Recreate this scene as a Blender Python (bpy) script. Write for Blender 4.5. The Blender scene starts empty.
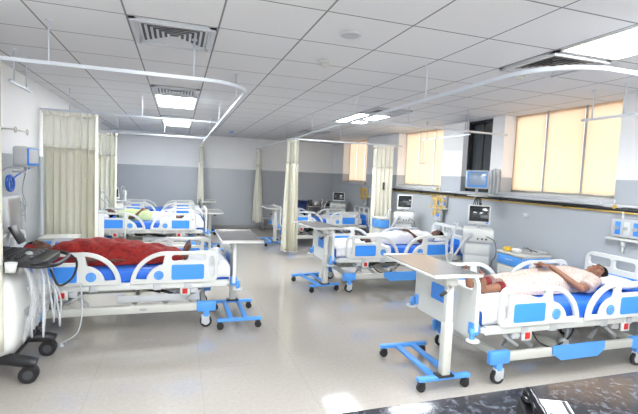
import bpy, bmesh, math, random
from mathutils import Vector, Matrix, Euler
random.seed(7)
PI = math.pi
COL = bpy.context.scene.collection
def R(d): return math.radians(d)

# ------------------------------------------------------------------ materials
MATS = {}
def nt(name):
    m = bpy.data.materials.new(name); m.use_nodes = True
    t = m.node_tree; b = t.nodes['Principled BSDF']
    return m, t, b
def mat(name, col, rough=.5, metal=0., spec=.5, coat=0., alpha=1., trans=0., bump=0., bscale=60., var=0., vscale=8.):
    m, t, b = nt(name)
    b.inputs['Base Color'].default_value = (*col, 1)
    b.inputs['Roughness'].default_value = rough
    b.inputs['Metallic'].default_value = metal
    b.inputs['Specular IOR Level'].default_value = spec
    b.inputs['Coat Weight'].default_value = coat
    b.inputs['Coat Roughness'].default_value = .08
    b.inputs['Alpha'].default_value = alpha
    b.inputs['Transmission Weight'].default_value = trans
    if bump or var:
        tc = t.nodes.new('ShaderNodeTexCoord')
        if bump:
            n = t.nodes.new('ShaderNodeTexNoise'); n.inputs['Scale'].default_value = bscale
            t.links.new(tc.outputs['Object'], n.inputs['Vector'])
            bp = t.nodes.new('ShaderNodeBump'); bp.inputs['Strength'].default_value = bump; bp.inputs['Distance'].default_value = .01
            t.links.new(n.outputs['Fac'], bp.inputs['Height']); t.links.new(bp.outputs['Normal'], b.inputs['Normal'])
        if var:
            n = t.nodes.new('ShaderNodeTexNoise'); n.inputs['Scale'].default_value = vscale; n.inputs['Detail'].default_value = 4
            t.links.new(tc.outputs['Object'], n.inputs['Vector'])
            mx = t.nodes.new('ShaderNodeMix'); mx.data_type = 'RGBA'
            mx.inputs['A'].default_value = (*[c*(1-var) for c in col], 1); mx.inputs['B'].default_value = (*[min(1, c*(1+var)) for c in col], 1)
            t.links.new(n.outputs['Fac'], mx.inputs['Factor']); t.links.new(mx.outputs['Result'], b.inputs['Base Color'])
    MATS[name] = m
    return m
white = mat('white_plastic', (.70, .715, .69), .32, bump=.02)
cream = mat('cream_enamel', (.62, .62, .57), .35, bump=.02)
bluep = mat('blue_plastic', (.055, .30, .90), .3, bump=.02)
bluem = mat('blue_enamel', (.10, .36, .88), .35, bump=.02)
bluev = mat('blue_vinyl', (.02, .16, .72), .38, bump=.06, bscale=25, var=.12)
emblm = mat('emblem_blue', (.10, .33, .78), .4, bump=.02)
linen = mat('white_linen', (.74, .75, .79), .8, bump=.25, bscale=14)
black = mat('black_plastic', (.012, .012, .014), .4, bump=.03)
blackg = mat('black_gloss', (.006, .006, .008), .12)
dkgrey = mat('dark_grey_plastic', (.06, .062, .068), .4, bump=.03)
grey = mat('grey_plastic', (.42, .43, .44), .4, bump=.03)
lgrey = mat('light_grey_plastic', (.56, .58, .60), .38, bump=.02)
steel = mat('brushed_steel', (.62, .60, .58), .28, metal=.9, bump=.04, bscale=120)
alu = mat('white_aluminium', (.62, .66, .71), .35, metal=.15, bump=.02)
rubber = mat('rubber', (.02, .02, .022), .7, bump=.1)
red = mat('red_plastic', (.62, .02, .02), .4, bump=.02)
yellow = mat('yellow_hose', (.85, .55, .05), .4, bump=.02)
brassy = mat('yellow_painted_copper', (.62, .42, .09), .35, metal=.3, bump=.03)
screen = mat('screen_glass', (.015, .018, .022), .12, coat=.4)
screenb = mat('screen_blue_grey', (.30, .40, .55), .15, coat=.5)
tabtop = mat('table_laminate', (.36, .35, .34), .22, metal=.55, bump=.02, bscale=90)
skin = mat('brown_skin', (.24, .105, .058), .5, bump=.05, bscale=80, var=.12)
skind = mat('dark_brown_skin', (.13, .06, .038), .5, bump=.05, bscale=80, var=.12)
hairm = mat('black_hair', (.006, .005, .004), .75, spec=.15, bump=.5, bscale=90)
clear = mat('clear_tubing', (.85, .88, .9), .15, alpha=.55)
clearp = mat('clear_polythene', (.8, .82, .84), .18, alpha=.25, bump=.6, bscale=18)
navy = mat('navy_plastic', (.01, .035, .16), .4, bump=.03)
bcable = mat('blue_rubber_hose', (.02, .13, .55), .45, bump=.02)
pillowm = mat('pillow_cotton', (.74, .75, .79), .8, bump=.3, bscale=9)

def pattern_mat(name, base, spots, scale, lo, hi, rough=.8, second=None, bump=.2, bscale=30, trans=0.):
    m, t, b = nt(name)
    tc = t.nodes.new('ShaderNodeTexCoord')
    v = t.nodes.new('ShaderNodeTexVoronoi'); v.inputs['Scale'].default_value = scale
    t.links.new(tc.outputs['Object'], v.inputs['Vector'])
    r = t.nodes.new('ShaderNodeMapRange'); r.inputs['From Min'].default_value = lo; r.inputs['From Max'].default_value = hi
    t.links.new(v.outputs['Distance'], r.inputs['Value'])
    mx = t.nodes.new('ShaderNodeMix'); mx.data_type = 'RGBA'
    mx.inputs['A'].default_value = (*spots, 1); mx.inputs['B'].default_value = (*base, 1)
    t.links.new(r.outputs['Result'], mx.inputs['Factor'])
    out = mx.outputs['Result']
    if second:
        n = t.nodes.new('ShaderNodeTexNoise'); n.inputs['Scale'].default_value = scale*.6; n.inputs['Detail'].default_value = 6
        t.links.new(tc.outputs['Object'], n.inputs['Vector'])
        r2 = t.nodes.new('ShaderNodeMapRange'); r2.inputs['From Min'].default_value = .52; r2.inputs['From Max'].default_value = .6
        t.links.new(n.outputs['Fac'], r2.inputs['Value'])
        m2 = t.nodes.new('ShaderNodeMix'); m2.data_type = 'RGBA'
        t.links.new(r2.outputs['Result'], m2.inputs['Factor']); t.links.new(out, m2.inputs['A']); m2.inputs['B'].default_value = (*second, 1)
        out = m2.outputs['Result']
    t.links.new(out, b.inputs['Base Color'])
    b.inputs['Roughness'].default_value = rough
    if bump:
        n = t.nodes.new('ShaderNodeTexNoise'); n.inputs['Scale'].default_value = bscale
        t.links.new(tc.outputs['Object'], n.inputs['Vector'])
        bp = t.nodes.new('ShaderNodeBump'); bp.inputs['Strength'].default_value = bump; bp.inputs['Distance'].default_value = .01
        t.links.new(n.outputs['Fac'], bp.inputs['Height']); t.links.new(bp.outputs['Normal'], b.inputs['Normal'])
    if trans:
        tr = t.nodes.new('ShaderNodeBsdfTranslucent'); t.links.new(out, tr.inputs['Color'])
        ms = t.nodes.new('ShaderNodeMixShader'); ms.inputs[0].default_value = trans
        t.links.new(b.outputs[0], ms.inputs[1]); t.links.new(tr.outputs[0], ms.inputs[2])
        t.links.new(ms.outputs[0], t.nodes['Material Output'].inputs['Surface'])
    return m
gownm = pattern_mat('printed_gown_cotton', (.53, .42, .37), (.38, .19, .14), 66, .20, .36, second=(.56, .48, .45))
redcloth = pattern_mat('red_patterned_cotton', (.30, .012, .008), (.58, .16, .07), 34, .06, .13, second=(.20, .006, .006), bump=.4, bscale=9)
greencloth = pattern_mat('pale_green_print_cotton', (.50, .60, .30), (.75, .78, .55), 40, .2, .3)
whitecloth = mat('white_cotton_shirt', (.72, .72, .73), .8, bump=.3, bscale=18)
maroon = mat('maroon_cotton', (.20, .012, .02), .8, bump=.2)
curtm = pattern_mat('cream_dotted_curtain', (.97, .95, .84), (.90, .80, .32), 30, .08, .15, bump=.08, bscale=40, trans=.22)
curtw = mat('cream_curtain_band', (.95, .93, .84), .8, bump=.1)

def net_mat():
    m, t, b = nt('cream_curtain_net')
    b.inputs['Base Color'].default_value = (.95, .94, .83, 1); b.inputs['Roughness'].default_value = .8
    b.inputs['Alpha'].default_value = .6
    return m
netm = net_mat()

def grid_mat(name, col, line, step, ox, oy, lw, rough, spec=.5, noise=.03, nscale=60, coat=0.):
    m, t, b = nt(name)
    g = t.nodes.new('ShaderNodeNewGeometry'); s = t.nodes.new('ShaderNodeSeparateXYZ'); t.links.new(g.outputs['Position'], s.inputs[0])
    def M_(op, a, bv=None, c=None):
        n = t.nodes.new('ShaderNodeMath'); n.operation = op
        for i, x in enumerate((a, bv, c)):
            if x is None: continue
            if hasattr(x, 'is_linked') or hasattr(x, 'links'): t.links.new(x, n.inputs[i])
            else: n.inputs[i].default_value = x
        return n.outputs[0]
    ds = []
    for ax, o in (('X', ox), ('Y', oy)):
        f = M_('FRACT', M_('DIVIDE', M_('SUBTRACT', s.outputs[ax], o), step))
        ds.append(M_('MULTIPLY', M_('MINIMUM', f, M_('SUBTRACT', 1.0, f)), step))
    d = M_('MINIMUM', ds[0], ds[1])
    k = M_('LESS_THAN', d, lw/2)
    n = t.nodes.new('ShaderNodeTexNoise'); n.inputs['Scale'].default_value = nscale; n.inputs['Detail'].default_value = 5
    t.links.new(g.outputs['Position'], n.inputs['Vector'])
    mx = t.nodes.new('ShaderNodeMix'); mx.data_type = 'RGBA'
    mx.inputs['A'].default_value = (*[c*(1-noise) for c in col], 1); mx.inputs['B'].default_value = (*[min(1, c*(1+noise)) for c in col], 1)
    t.links.new(n.outputs['Fac'], mx.inputs['Factor'])
    m2 = t.nodes.new('ShaderNodeMix'); m2.data_type = 'RGBA'; m2.inputs['B'].default_value = (*line, 1)
    t.links.new(k, m2.inputs['Factor']); t.links.new(mx.outputs['Result'], m2.inputs['A'])
    t.links.new(m2.outputs['Result'], b.inputs['Base Color'])
    b.inputs['Roughness'].default_value = rough; b.inputs['Specular IOR Level'].default_value = spec
    b.inputs['Coat Weight'].default_value = coat; b.inputs['Coat Roughness'].default_value = .04
    return m

ZC = 2.68
TS = .612; TX = -.357; TY = 3.21
ceilm = grid_mat('ceiling_tile', (.70, .705, .715), (.20, .21, .22), TS, TX, TY, .013, .8, noise=.05, nscale=90)  # dark grid lines paint in the shadow gap along the light grey T-bars
floorm = grid_mat('vitrified_floor_tile', (.45, .415, .375), (.35, .33, .30), .8, .2, .35, .003, .06, spec=.9, noise=.13, nscale=38)

def wallmat(name, col, rough, spec=.5):
    return mat(name, col, rough, spec=spec, var=.03, vscale=1.5)
wall_up = wallmat('upper_wall_white_paint', (.92, .925, .93), .6)
wall_lo = wallmat('lower_wall_grey_gloss_paint', (.48, .51, .545), .22)
trimgrey = mat('grey_stone_skirting', (.36, .36, .36), .3, bump=.03)

def granite_mat():
    m, t, b = nt('black_granite')
    tc = t.nodes.new('ShaderNodeTexCoord')
    v = t.nodes.new('ShaderNodeTexNoise'); v.inputs['Scale'].default_value = 24; v.inputs['Detail'].default_value = 9; v.inputs['Roughness'].default_value = .75
    t.links.new(tc.outputs['Object'], v.inputs['Vector'])
    r = t.nodes.new('ShaderNodeValToRGB')
    r.color_ramp.elements[0].position = .50; r.color_ramp.elements[0].color = (.016, .018, .024, 1)
    r.color_ramp.elements[1].position = .74; r.color_ramp.elements[1].color = (.16, .18, .22, 1)
    t.links.new(v.outputs['Fac'], r.inputs[0]); t.links.new(r.outputs[0], b.inputs['Base Color'])
    b.inputs['Roughness'].default_value = .14
    return m
granite = granite_mat()
def blind_mat():
    m, t, b = nt('orange_cream_roller_blind')
    tr = t.nodes.new('ShaderNodeBsdfTranslucent'); tr.inputs['Color'].default_value = (.95, .66, .38, 1)
    b.inputs['Base Color'].default_value = (.72, .50, .32, 1); b.inputs['Roughness'].default_value = .8
    tc = t.nodes.new('ShaderNodeTexCoord'); n = t.nodes.new('ShaderNodeTexNoise'); n.inputs['Scale'].default_value = 3
    t.links.new(tc.outputs['Object'], n.inputs['Vector'])
    mx = t.nodes.new('ShaderNodeMix'); mx.data_type = 'RGBA'; mx.inputs['A'].default_value = (.98, .68, .44, 1); mx.inputs['B'].default_value = (.97, .78, .58, 1)
    t.links.new(n.outputs['Fac'], mx.inputs['Factor']); t.links.new(mx.outputs['Result'], tr.inputs['Color'])
    ms = t.nodes.new('ShaderNodeMixShader'); ms.inputs[0].default_value = .22
    t.links.new(b.outputs[0], ms.inputs[1]); t.links.new(tr.outputs[0], ms.inputs[2])
    t.links.new(ms.outputs[0], t.nodes['Material Output'].inputs['Surface'])
    return m
blindm = blind_mat()
def emis(name, col, s):
    m, t, b = nt(name)
    b.inputs['Base Color'].default_value = (*[min(.9, c*s*.1) for c in col], 1)
    b.inputs['Emission Color'].default_value = (*col, 1); b.inputs['Emission Strength'].default_value = s
    return m
lampm = emis('lamp_diffuser', (.93, .97, 1.0), 13.0)
ledm = emis('screen_backlight', (.25, .40, .5), .05)

# ------------------------------------------------------------------ mesh builder
class MB:
    def __init__(s): s.v = []; s.f = []; s.sm = []; s.mi = []
    def add(s, vs, fs, smooth=False, mi=0, M=None):
        o = len(s.v)
        for p in vs:
            p = Vector(p)
            s.v.append(M @ p if M is not None else p)
        for f in fs:
            s.f.append([i+o for i in f]); s.sm.append(smooth); s.mi.append(mi)
        return s
    def box(s, x0, x1, y0, y1, z0, z1, bev=0., mi=0, M=None):
        if x0 > x1: x0, x1 = x1, x0
        if y0 > y1: y0, y1 = y1, y0
        if z0 > z1: z0, z1 = z1, z0
        if bev <= 0:
            vs = [(x, y, z) for x in (x0, x1) for y in (y0, y1) for z in (z0, z1)]
            fs = [(0, 1, 3, 2), (4, 6, 7, 5), (0, 4, 5, 1), (2, 3, 7, 6), (0, 2, 6, 4), (1, 5, 7, 3)]
            return s.add(vs, fs, False, mi, M)
        b = min(bev, (x1-x0)*.49, (y1-y0)*.49, (z1-z0)*.49)
        bm = bmesh.new()
        for i, x in enumerate((x0, x1)):
            for j, y in enumerate((y0, y1)):
                for k, z in enumerate((z0, z1)):
                    dx = b if i == 0 else -b; dy = b if j == 0 else -b; dz = b if k == 0 else -b
                    c = .3
                    for w in ((0, 1, 1), (1, 0, 1), (1, 1, 0), (c, c, 1), (c, 1, c), (1, c, c)):
                        bm.verts.new((x+dx*w[0], y+dy*w[1], z+dz*w[2]))
        bmesh.ops.convex_hull(bm, input=bm.verts)
        s.addbm(bm, True, mi, M); return s
    def addbm(s, bm, smooth=False, mi=0, M=None):
        bm.verts.index_update(); bm.verts.ensure_lookup_table()
        used = sorted({v.index for f in bm.faces for v in f.verts}); mp = {a: i for i, a in enumerate(used)}
        s.add([bm.verts[i].co.copy() for i in used], [[mp[v.index] for v in f.verts] for f in bm.faces], smooth, mi, M)
        bm.free()
    def tube(s, pts, r, seg=8, closed=False, mi=0, M=None, sq=False, smooth=True, caps=True):
        pts = [Vector(p) for p in pts]; n = len(pts)
        rs = r if isinstance(r, (list, tuple)) else [r]*n
        T = []
        for i in range(n):
            a = pts[(i-1) % n] if (closed or i > 0) else pts[i]
            b = pts[(i+1) % n] if (closed or i < n-1) else pts[i]
            d = (b-a); T.append(d.normalized() if d.length > 1e-9 else Vector((0, 0, 1)))
        up = Vector((0, 0, 1)) if abs(T[0].z) < .9 else Vector((1, 0, 0))
        N = (up - T[0]*up.dot(T[0])).normalized()
        vs = []; ph = PI/4 if sq else 0
        if sq: seg = 4; smooth = False
        for i in range(n):
            N = (N - T[i]*N.dot(T[i])).normalized(); B = T[i].cross(N)
            for k in range(seg):
                a = 2*PI*k/seg + ph
                vs.append(pts[i] + (N*math.cos(a)+B*math.sin(a))*rs[i]*(1.414 if sq else 1))
        fs = []
        for i in range(n if closed else n-1):
            j = (i+1) % n
            for k in range(seg):
                l = (k+1) % seg
                fs.append((i*seg+k, i*seg+l, j*seg+l, j*seg+k))
        s.add(vs, fs, smooth, mi, M)
        if caps and not closed:
            o = len(s.v)-len(vs)
            s.f.append([o+k for k in range(seg)][::-1]); s.sm.append(False); s.mi.append(mi)
            s.f.append([o+(n-1)*seg+k for k in range(seg)]); s.sm.append(False); s.mi.append(mi)
        return s
    def cyl(s, a, b, r, r2=None, seg=16, mi=0, M=None):
        return s.tube([a, b], [r, r if r2 is None else r2], seg, mi=mi, M=M)
    def ell(s, c, rad, rot=None, seg=16, rings=10, mi=0, M=None, fn=None):
        vs = []; fs = []
        Rm = rot.to_matrix() if rot is not None else Matrix.Identity(3)
        c = Vector(c)
        for i in range(rings+1):
            th = PI*i/rings
            for k in range(seg):
                ph = 2*PI*k/seg
                p = Vector((math.sin(th)*math.cos(ph), math.sin(th)*math.sin(ph), math.cos(th)))
                if fn: p = fn(p)
                vs.append(c + Rm @ Vector((p.x*rad[0], p.y*rad[1], p.z*rad[2])))
        for i in range(rings):
            for k in range(seg):
                l = (k+1) % seg
                if i == 0: fs.append((k, (i+1)*seg+k, (i+1)*seg+l))
                elif i == rings-1: fs.append((i*seg+k, (i+1)*seg+k, i*seg+l))
                else: fs.append((i*seg+k, (i+1)*seg+k, (i+1)*seg+l, i*seg+l))
        return s.add(vs, fs, True, mi, M)
    def loft(s, rings, smooth=True, mi=0, M=None, caps=True):
        n = len(rings[0]); vs = [p for r in rings for p in r]; fs = []
        for i in range(len(rings)-1):
            for k in range(n):
                l = (k+1) % n
                fs.append((i*n+k, i*n+l, (i+1)*n+l, (i+1)*n+k))
        if caps: fs.append(list(range(n))[::-1]); fs.append([(len(rings)-1)*n+k for k in range(n)])
        return s.add(vs, fs, smooth, mi, M)
    def grid(s, fn, nu, nv, smooth=True, mi=0, M=None):
        vs = [fn(i/nu, j/nv) for i in range(nu+1) for j in range(nv+1)]
        fs = [(i*(nv+1)+j, (i+1)*(nv+1)+j, (i+1)*(nv+1)+j+1, i*(nv+1)+j+1) for i in range(nu) for j in range(nv)]
        return s.add(vs, fs, smooth, mi, M)
    def build(s, name, mats, parent=None, loc=None, fix=True):
        me = bpy.data.meshes.new(name)
        o0 = Vector(loc) if loc is not None else Vector((0, 0, 0))
        me.from_pydata([tuple(v - o0) for v in s.v], [], s.f)
        if not isinstance(mats, (list, tuple)): mats = [mats]
        for m in mats: me.materials.append(m)
        me.polygons.foreach_set('use_smooth', s.sm); me.polygons.foreach_set('material_index', s.mi)
        if fix:
            bm = bmesh.new(); bm.from_mesh(me); bmesh.ops.remove_doubles(bm, verts=bm.verts, dist=1e-6)
            bmesh.ops.recalc_face_normals(bm, faces=bm.faces); bm.to_mesh(me); bm.free()
        me.update()
        o = bpy.data.objects.new(name, me); COL.objects.link(o)
        if loc is not None: o.location = loc
        if parent is not None: o.parent = parent
        return o

def plate(outlines, thick, bev=.004, res=3):
    """2D outline with holes -> (verts, faces), extruded along z"""
    cu = bpy.data.curves.new('tmp', 'CURVE'); cu.dimensions = '2D'; cu.fill_mode = 'BOTH'
    cu.extrude = max(thick/2-bev, .0005); cu.bevel_depth = bev; cu.bevel_resolution = 1; cu.offset = -bev
    for o in outlines:
        sp = cu.splines.new('POLY'); sp.points.add(len(o)-1); sp.use_cyclic_u = True
        for p, q in zip(sp.points, o): p.co = (q[0], q[1], 0, 1)
    ob = bpy.data.objects.new('tmp', cu); COL.objects.link(ob)
    dg = bpy.context.evaluated_depsgraph_get(); me = ob.evaluated_get(dg).to_mesh()
    vs = [v.co.copy() for v in me.vertices]; fs = [list(p.vertices) for p in me.polygons]
    ob.evaluated_get(dg).to_mesh_clear(); bpy.data.objects.remove(ob); bpy.data.curves.remove(cu)
    return vs, fs
def rrect(x0, x1, y0, y1, r, n=5):
    r = min(r, (x1-x0)/2, (y1-y0)/2); p = []
    for cx, cy, a in ((x1-r, y1-r, 0), (x0+r, y1-r, 90), (x0+r, y0+r, 180), (x1-r, y0+r, 270)):
        for i in range(n+1):
            t = R(a+90*i/n); p.append((cx+r*math.cos(t), cy+r*math.sin(t)))
    return p
def spline(pts, n=6, closed=False):
    P = [Vector(p) for p in pts]; out = []; m = len(P)
    rng = range(m if closed else m-1)
    for i in rng:
        p1 = P[i]; p2 = P[(i+1) % m]
        p0 = P[(i-1) % m] if (closed or i > 0) else p1; p3 = P[(i+2) % m] if (closed or i < m-2) else p2
        for k in range(n):
            t = k/n
            out.append(.5*((2*p1)+(p2-p0)*t+(2*p0-5*p1+4*p2-p3)*t*t+(3*p1-p0-3*p2+p3)*t**3))
    if not closed: out.append(P[-1])
    return out

def tag(o, label, cat, group=None, kind=None):
    o['label'] = label; o['category'] = cat
    if group: o['group'] = group
    if kind: o['kind'] = kind
    return o
def empty(name, loc=(0, 0, 0), rz=0):
    o = bpy.data.objects.new(name, None); COL.objects.link(o); o.location = loc; o.rotation_euler = (0, 0, rz)
    o.empty_display_size = .1
    return o
def struct(o): o['kind'] = 'structure'; return o
def copy_tree(o, parent=None):
    c = o.copy(); COL.objects.link(c)
    if parent is not None: c.parent = parent
    for ch in list(o.children): copy_tree(ch, c)
    return c

# ------------------------------------------------------------------ room
XL, XR, YN, YF = -1.75, 4.65, -3.0, 12.7
WZ = 1.75; WT = .30
struct(MB().box(XL-.3, XR+WT, YN-.3, YF+.3, -.15, 0).build('floor', floorm))
struct(MB().box(XL-.3, XR+WT, YN-.3, YF+.3, ZC, ZC+.12).build('ceiling', ceilm))
def wall(name, boxes):
    m = MB()
    for x0, x1, y0, y1, z0, z1 in boxes:
        if z0 < WZ: m.box(x0, x1, y0, y1, z0, min(z1, WZ), mi=1)
        if z1 > WZ: m.box(x0, x1, y0, y1, max(z0, WZ), z1, mi=0)
    return struct(m.build(name, [wall_up, wall_lo], fix=False))
wall('wall_left', [(XL-.2, XL, YN, YF, 0, ZC)])
wall('wall_far', [(XL-.2, XR+WT, YF, YF+.2, 0, ZC)])
wall('wall_near', [(XL-.2, XR+WT, YN-.2, YN, 0, .9), (XL-.2, XR+WT, YN-.2, YN, 2.5, ZC), (XL-.2, -1.2, YN-.2, YN, .9, 2.5), (4.0, XR+WT, YN-.2, YN, .9, 2.5)])
WIN = [(3.50, 5.28, 1.50), (6.83, 8.52, 1.50), (10.16, 11.83, 1.50)]
DARK = (5.54, 6.24, 1.50)
opens = sorted(WIN+[DARK, (.1, 1.8, 1.5)])
bx = [(XR, XR+WT, YN, YF, 0, 1.5)]
y = YN
for a, b, z in opens:
    bx.append((XR, XR+WT, y, a, 1.5, ZC)); y = b
bx.append((XR, XR+WT, y, YF, 1.5, ZC))
wall('wall_right', bx)
def sk(name, x0, x1, y0, y1): struct(MB().box(x0, x1, y0, y1, 0, .10, .004).build(name, trimgrey))
sk('baseboard_left', XL, XL+.012, YN, YF); sk('baseboard_far', XL, XR, YF-.012, YF); sk('baseboard_right', XR-.012, XR, YN, YF)

def window(n, a, b, panels=3):
    root = empty('window_%d' % n, (XR+.2, (a+b)/2, 1.5)); struct(root)
    def bld(m, name, mt): 
        o = m.build(name, mt); o.parent = root; o.matrix_parent_inverse = Matrix.Translation(-root.location); return o
    fx = XR+.205
    m = MB()
    m.box(fx, fx+.05, a, a+.045, 1.53, ZC); m.box(fx, fx+.05, b-.045, b, 1.53, ZC)
    m.box(fx, fx+.05, a, b, 1.53, 1.575); m.box(fx, fx+.05, a, b, ZC-.04, ZC)
    bld(m, 'window_frame', white)
    bld(MB().box(XR-.03, XR+.26, a-.02, b+.02, 1.475, 1.53, .006), 'window_sill', lgrey)
    w = (b-a)/panels
    for i in range(panels):
        y0, y1 = a+i*w+.012, a+(i+1)*w-.012
        m = MB().grid(lambda u, v: (fx-.012+.003*math.sin(u*9), y0+.006+(y1-y0-.012)*u, 1.56+(ZC-1.57)*v), 12, 8)
        o = bld(m, 'roller_blind', blindm)
        o = bld(MB().tube([(fx-.012, y0+.006, 1.56), (fx-.012, y1-.006, 1.56)], .010, 8), 'blind_bottom_bar', cream)
    for i in range(1, panels):
        yy = a+i*w
        bld(MB().box(fx-.005, fx+.05, yy-.022, yy+.022, 1.55, ZC), 'mullion', grey)
    return root
for n, (a, b, z) in enumerate(WIN): window(n+1, a, b)
window(5, .1, 1.8)
# dark sliding window, half open
root = struct(empty('window_4', (XR+.2, 5.89, 1.5)))
def bldw(m, name, mt):
    o = m.build(name, mt); o.parent = root; o.matrix_parent_inverse = Matrix.Translation(-root.location); return o
a, b = DARK[:2]
m = MB(); fx = XR+.10
m.box(fx, fx+.09, a, a+.05, 1.5, ZC); m.box(fx, fx+.09, b-.05, b, 1.5, ZC); m.box(fx, fx+.09, a, b, 1.5, 1.56); m.box(fx, fx+.09, a, b, ZC-.05, ZC)
bldw(m, 'window_frame', black)
m = MB(); m.box(fx+.02, fx+.05, 5.88, 5.93, 1.55, ZC-.04); m.box(fx+.055, fx+.085, 5.70, 5.73, 1.55, ZC-.04); bldw(m, 'sash', black)
gl = mat('dark_tinted_glass', (.05, .06, .065), .08, coat=.3)
bldw(MB().box(fx+.032, fx+.04, a+.04, 5.90, 1.55, ZC-.04), 'pane', gl)
bldw(MB().box(fx+.064, fx+.072, 5.72, b-.04, 1.55, ZC-.04), 'pane', gl)

root = struct(empty('window_6', (1.4, YN-.1, .9)))  # unseen window added behind the camera to let in soft frontal fill
m = MB(); M = Matrix.Translation((-1.4, -YN+.1, -.9))
for x in (-1.2, .1, 1.4, 2.7, 4.0): m.box(x-.025, x+.025, YN-.12, YN-.07, .9, 2.5, M=M)
m.box(-1.2, 4.0, YN-.12, YN-.07, .9, .95, M=M); m.box(-1.2, 4.0, YN-.12, YN-.07, 2.45, 2.5, M=M); m.build('window_frame', white, root)
# ------------------------------------------------------------------ ceiling fittings
def cell(i, j): return TX+TS*i, TY+TS*j
def vent(i, j, label):
    x, y = cell(i, j); c = TS/2; root = empty('air_diffuser', (x+c, y+c, ZC))
    m = MB(); h = TS/2-.012
    m.tube([(-h+.02, -h+.02, -.008), (h-.02, -h+.02, -.008), (h-.02, h-.02, -.008), (-h+.02, h-.02, -.008)], .02, closed=True, sq=True)
    m.box(-h, h, -h, -h+.05, -.014, -.002); m.box(-h, h, h-.05, h, -.014, -.002); m.box(-h, -h+.05, -h, h, -.014, -.002); m.box(h-.05, h, -h, h, -.014, -.002)
    m.build('frame', lgrey, root)
    MB().box(-h+.04, h-.04, -h+.04, h-.04, -.003, -.001).build('backing', black, root)
    for k in range(6):
        s0 = h-.055-k*.038
        m = MB()
        for q in range(4):
            M = Matrix.Rotation(q*PI/2, 4, 'Z')
            a = .017
            m.add([(-s0, -s0, -.016), (s0, -s0, -.016), (s0-a, -s0+a, -.008), (-s0+a, -s0+a, -.008), (-s0, -s0, -.014), (s0, -s0, -.014), (s0-a, -s0+a, -.006), (-s0+a, -s0+a, -.006)],
                  [(0, 1, 2, 3), (7, 6, 5, 4), (0, 4, 5, 1), (3, 2, 6, 7)], M=M)
        m.build('louvre', lgrey, root)
    tag(root, label, 'vent', 'square air diffusers in the ceiling')
def light(i, j, label, n=2, row=True):
    x, y = cell(i, j); root = empty('ceiling_light', (x+TS/2, y+TS*n/2, ZC)); w = TS/2-.01; l = TS*n/2-.01
    m = MB(); m.box(-w, w, -l, -l+.03, -.012, -.001); m.box(-w, w, l-.03, l, -.012, -.001); m.box(-w, -w+.03, -l, l, -.012, -.001); m.box(w-.03, w, -l, l, -.012, -.001)
    m.build('frame', white, root)
    MB().box(-w+.03, w-.03, -l+.03, l-.03, -.008, -.002).build('diffuser', lampm, root)
    tag(root, label, 'ceiling light', 'rectangular ceiling light panels')
vent(0, 0, 'largest square air diffuser, nearest, above the aisle end of the red-covered bed')
vent(0, 4, 'square air diffuser just before the first bright light on the left')
vent(0, 9, 'square air diffuser just before the farthest light on the left')
light(0, 5, 'first bright ceiling light on the left, above the second bay')
light(0, 10, 'small far ceiling light on the left, nearest the far wall')
vent(5, -1, 'square air diffuser at the top right, beside the large bright light panel')
light(5, -3, 'large overexposed light panel cut by the right top corner')
vent(5, 4, 'square air diffuser touching the far right light panel')
light(5, 5, 'bright ceiling light panel on the right before the second window')
vent(5, 10, 'small far air diffuser on the right by the third window')
for i, j in ((0, -4), (0, -8), (5, -8), (2, -6)): light(i, j, 'ceiling light panel behind the camera over the nurse counter')  # extra panels out of view, added to brighten the ward
for k, (x, y, r) in enumerate(((1.16, 2.93, .088),)):
    root = empty('ceiling_speaker', (x, y, ZC))
    m = MB(); m.cyl((0, 0, -.012), (0, 0, 0), r*.86, r, 32); m.build('rim', lgrey, root)
    m = MB(); m.cyl((0, 0, -.016), (0, 0, -.011), r*.7, r*.72, 32); m.build('grille', grey, root)
    tag(root, 'round white ceiling speaker among the tiles near the top middle', 'speaker')
def detector(x, y, cm, label):
    root = empty('smoke_detector', (x, y, ZC))
    MB().cyl((0, 0, -.02), (0, 0, 0), .05, .052, 24).build('base', cream, root)
    MB().cyl((0, 0, -.05), (0, 0, -.02), .03, .042, 24).build('sensor_head', cm, root)
    tag(root, label, 'smoke detector', 'ceiling detectors')
detector(1.23, 3.70, cream, 'cream smoke detector with dark slots right of the round speaker')
detector(1.24, 10.9, bluep, 'blue capped detector on the far middle ceiling')
detector(3.02, 3.28, cream, 'small pale detector on the ceiling near the big window')

# ------------------------------------------------------------------ curtain tracks
ZT = 2.375
def rod(root, x, y, z0=ZT):
    m = MB(); m.cyl((x, y, z0), (x, y, ZC-.004), .007, seg=8); m.cyl((x, y, ZC-.012), (x, y, ZC), .022, seg=12)
    m.build('hanger_rod', alu, root)
def track(pts, rods, label, z=ZT, group='ceiling curtain tracks'):
    root = empty('curtain_track', (0, 0, 0))
    pts = [(p[0], p[1], z) for p in pts]
    m = MB(); m.tube(pts, .013, sq=True); m.build('rail', alu, root)
    for x, y in rods: rod(root, x, y, z)
    tag(root, label, 'curtain track', group)
def arc(cx, cy, r, a0, a1, n=10): return [(cx+r*math.cos(R(a0+(a1-a0)*i/n)), cy+r*math.sin(R(a0+(a1-a0)*i/n))) for i in range(n+1)]
track([(XL, 3.56)]+arc(.16, 3.96, .40, -90, 0)+[(.57, YF)], [(-.9, 3.56), (.1, 3.56), (.56, 4.6), (.565, 6.6), (.57, 8.6), (.57, 10.8)], 'long white curtain track over the left beds, curving at its near end')
track([(XL, 6.5), (.56, 6.5)], [(-1.4, 6.5), (-.5, 6.5)], 'short cross track holding the wide cream curtain beside the red-covered bed')
track([(XL, 9.7), (.56, 9.7)], [(-1.2, 9.7), (-.3, 9.7)], 'short far cross track at the left holding the second curtain')
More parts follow.
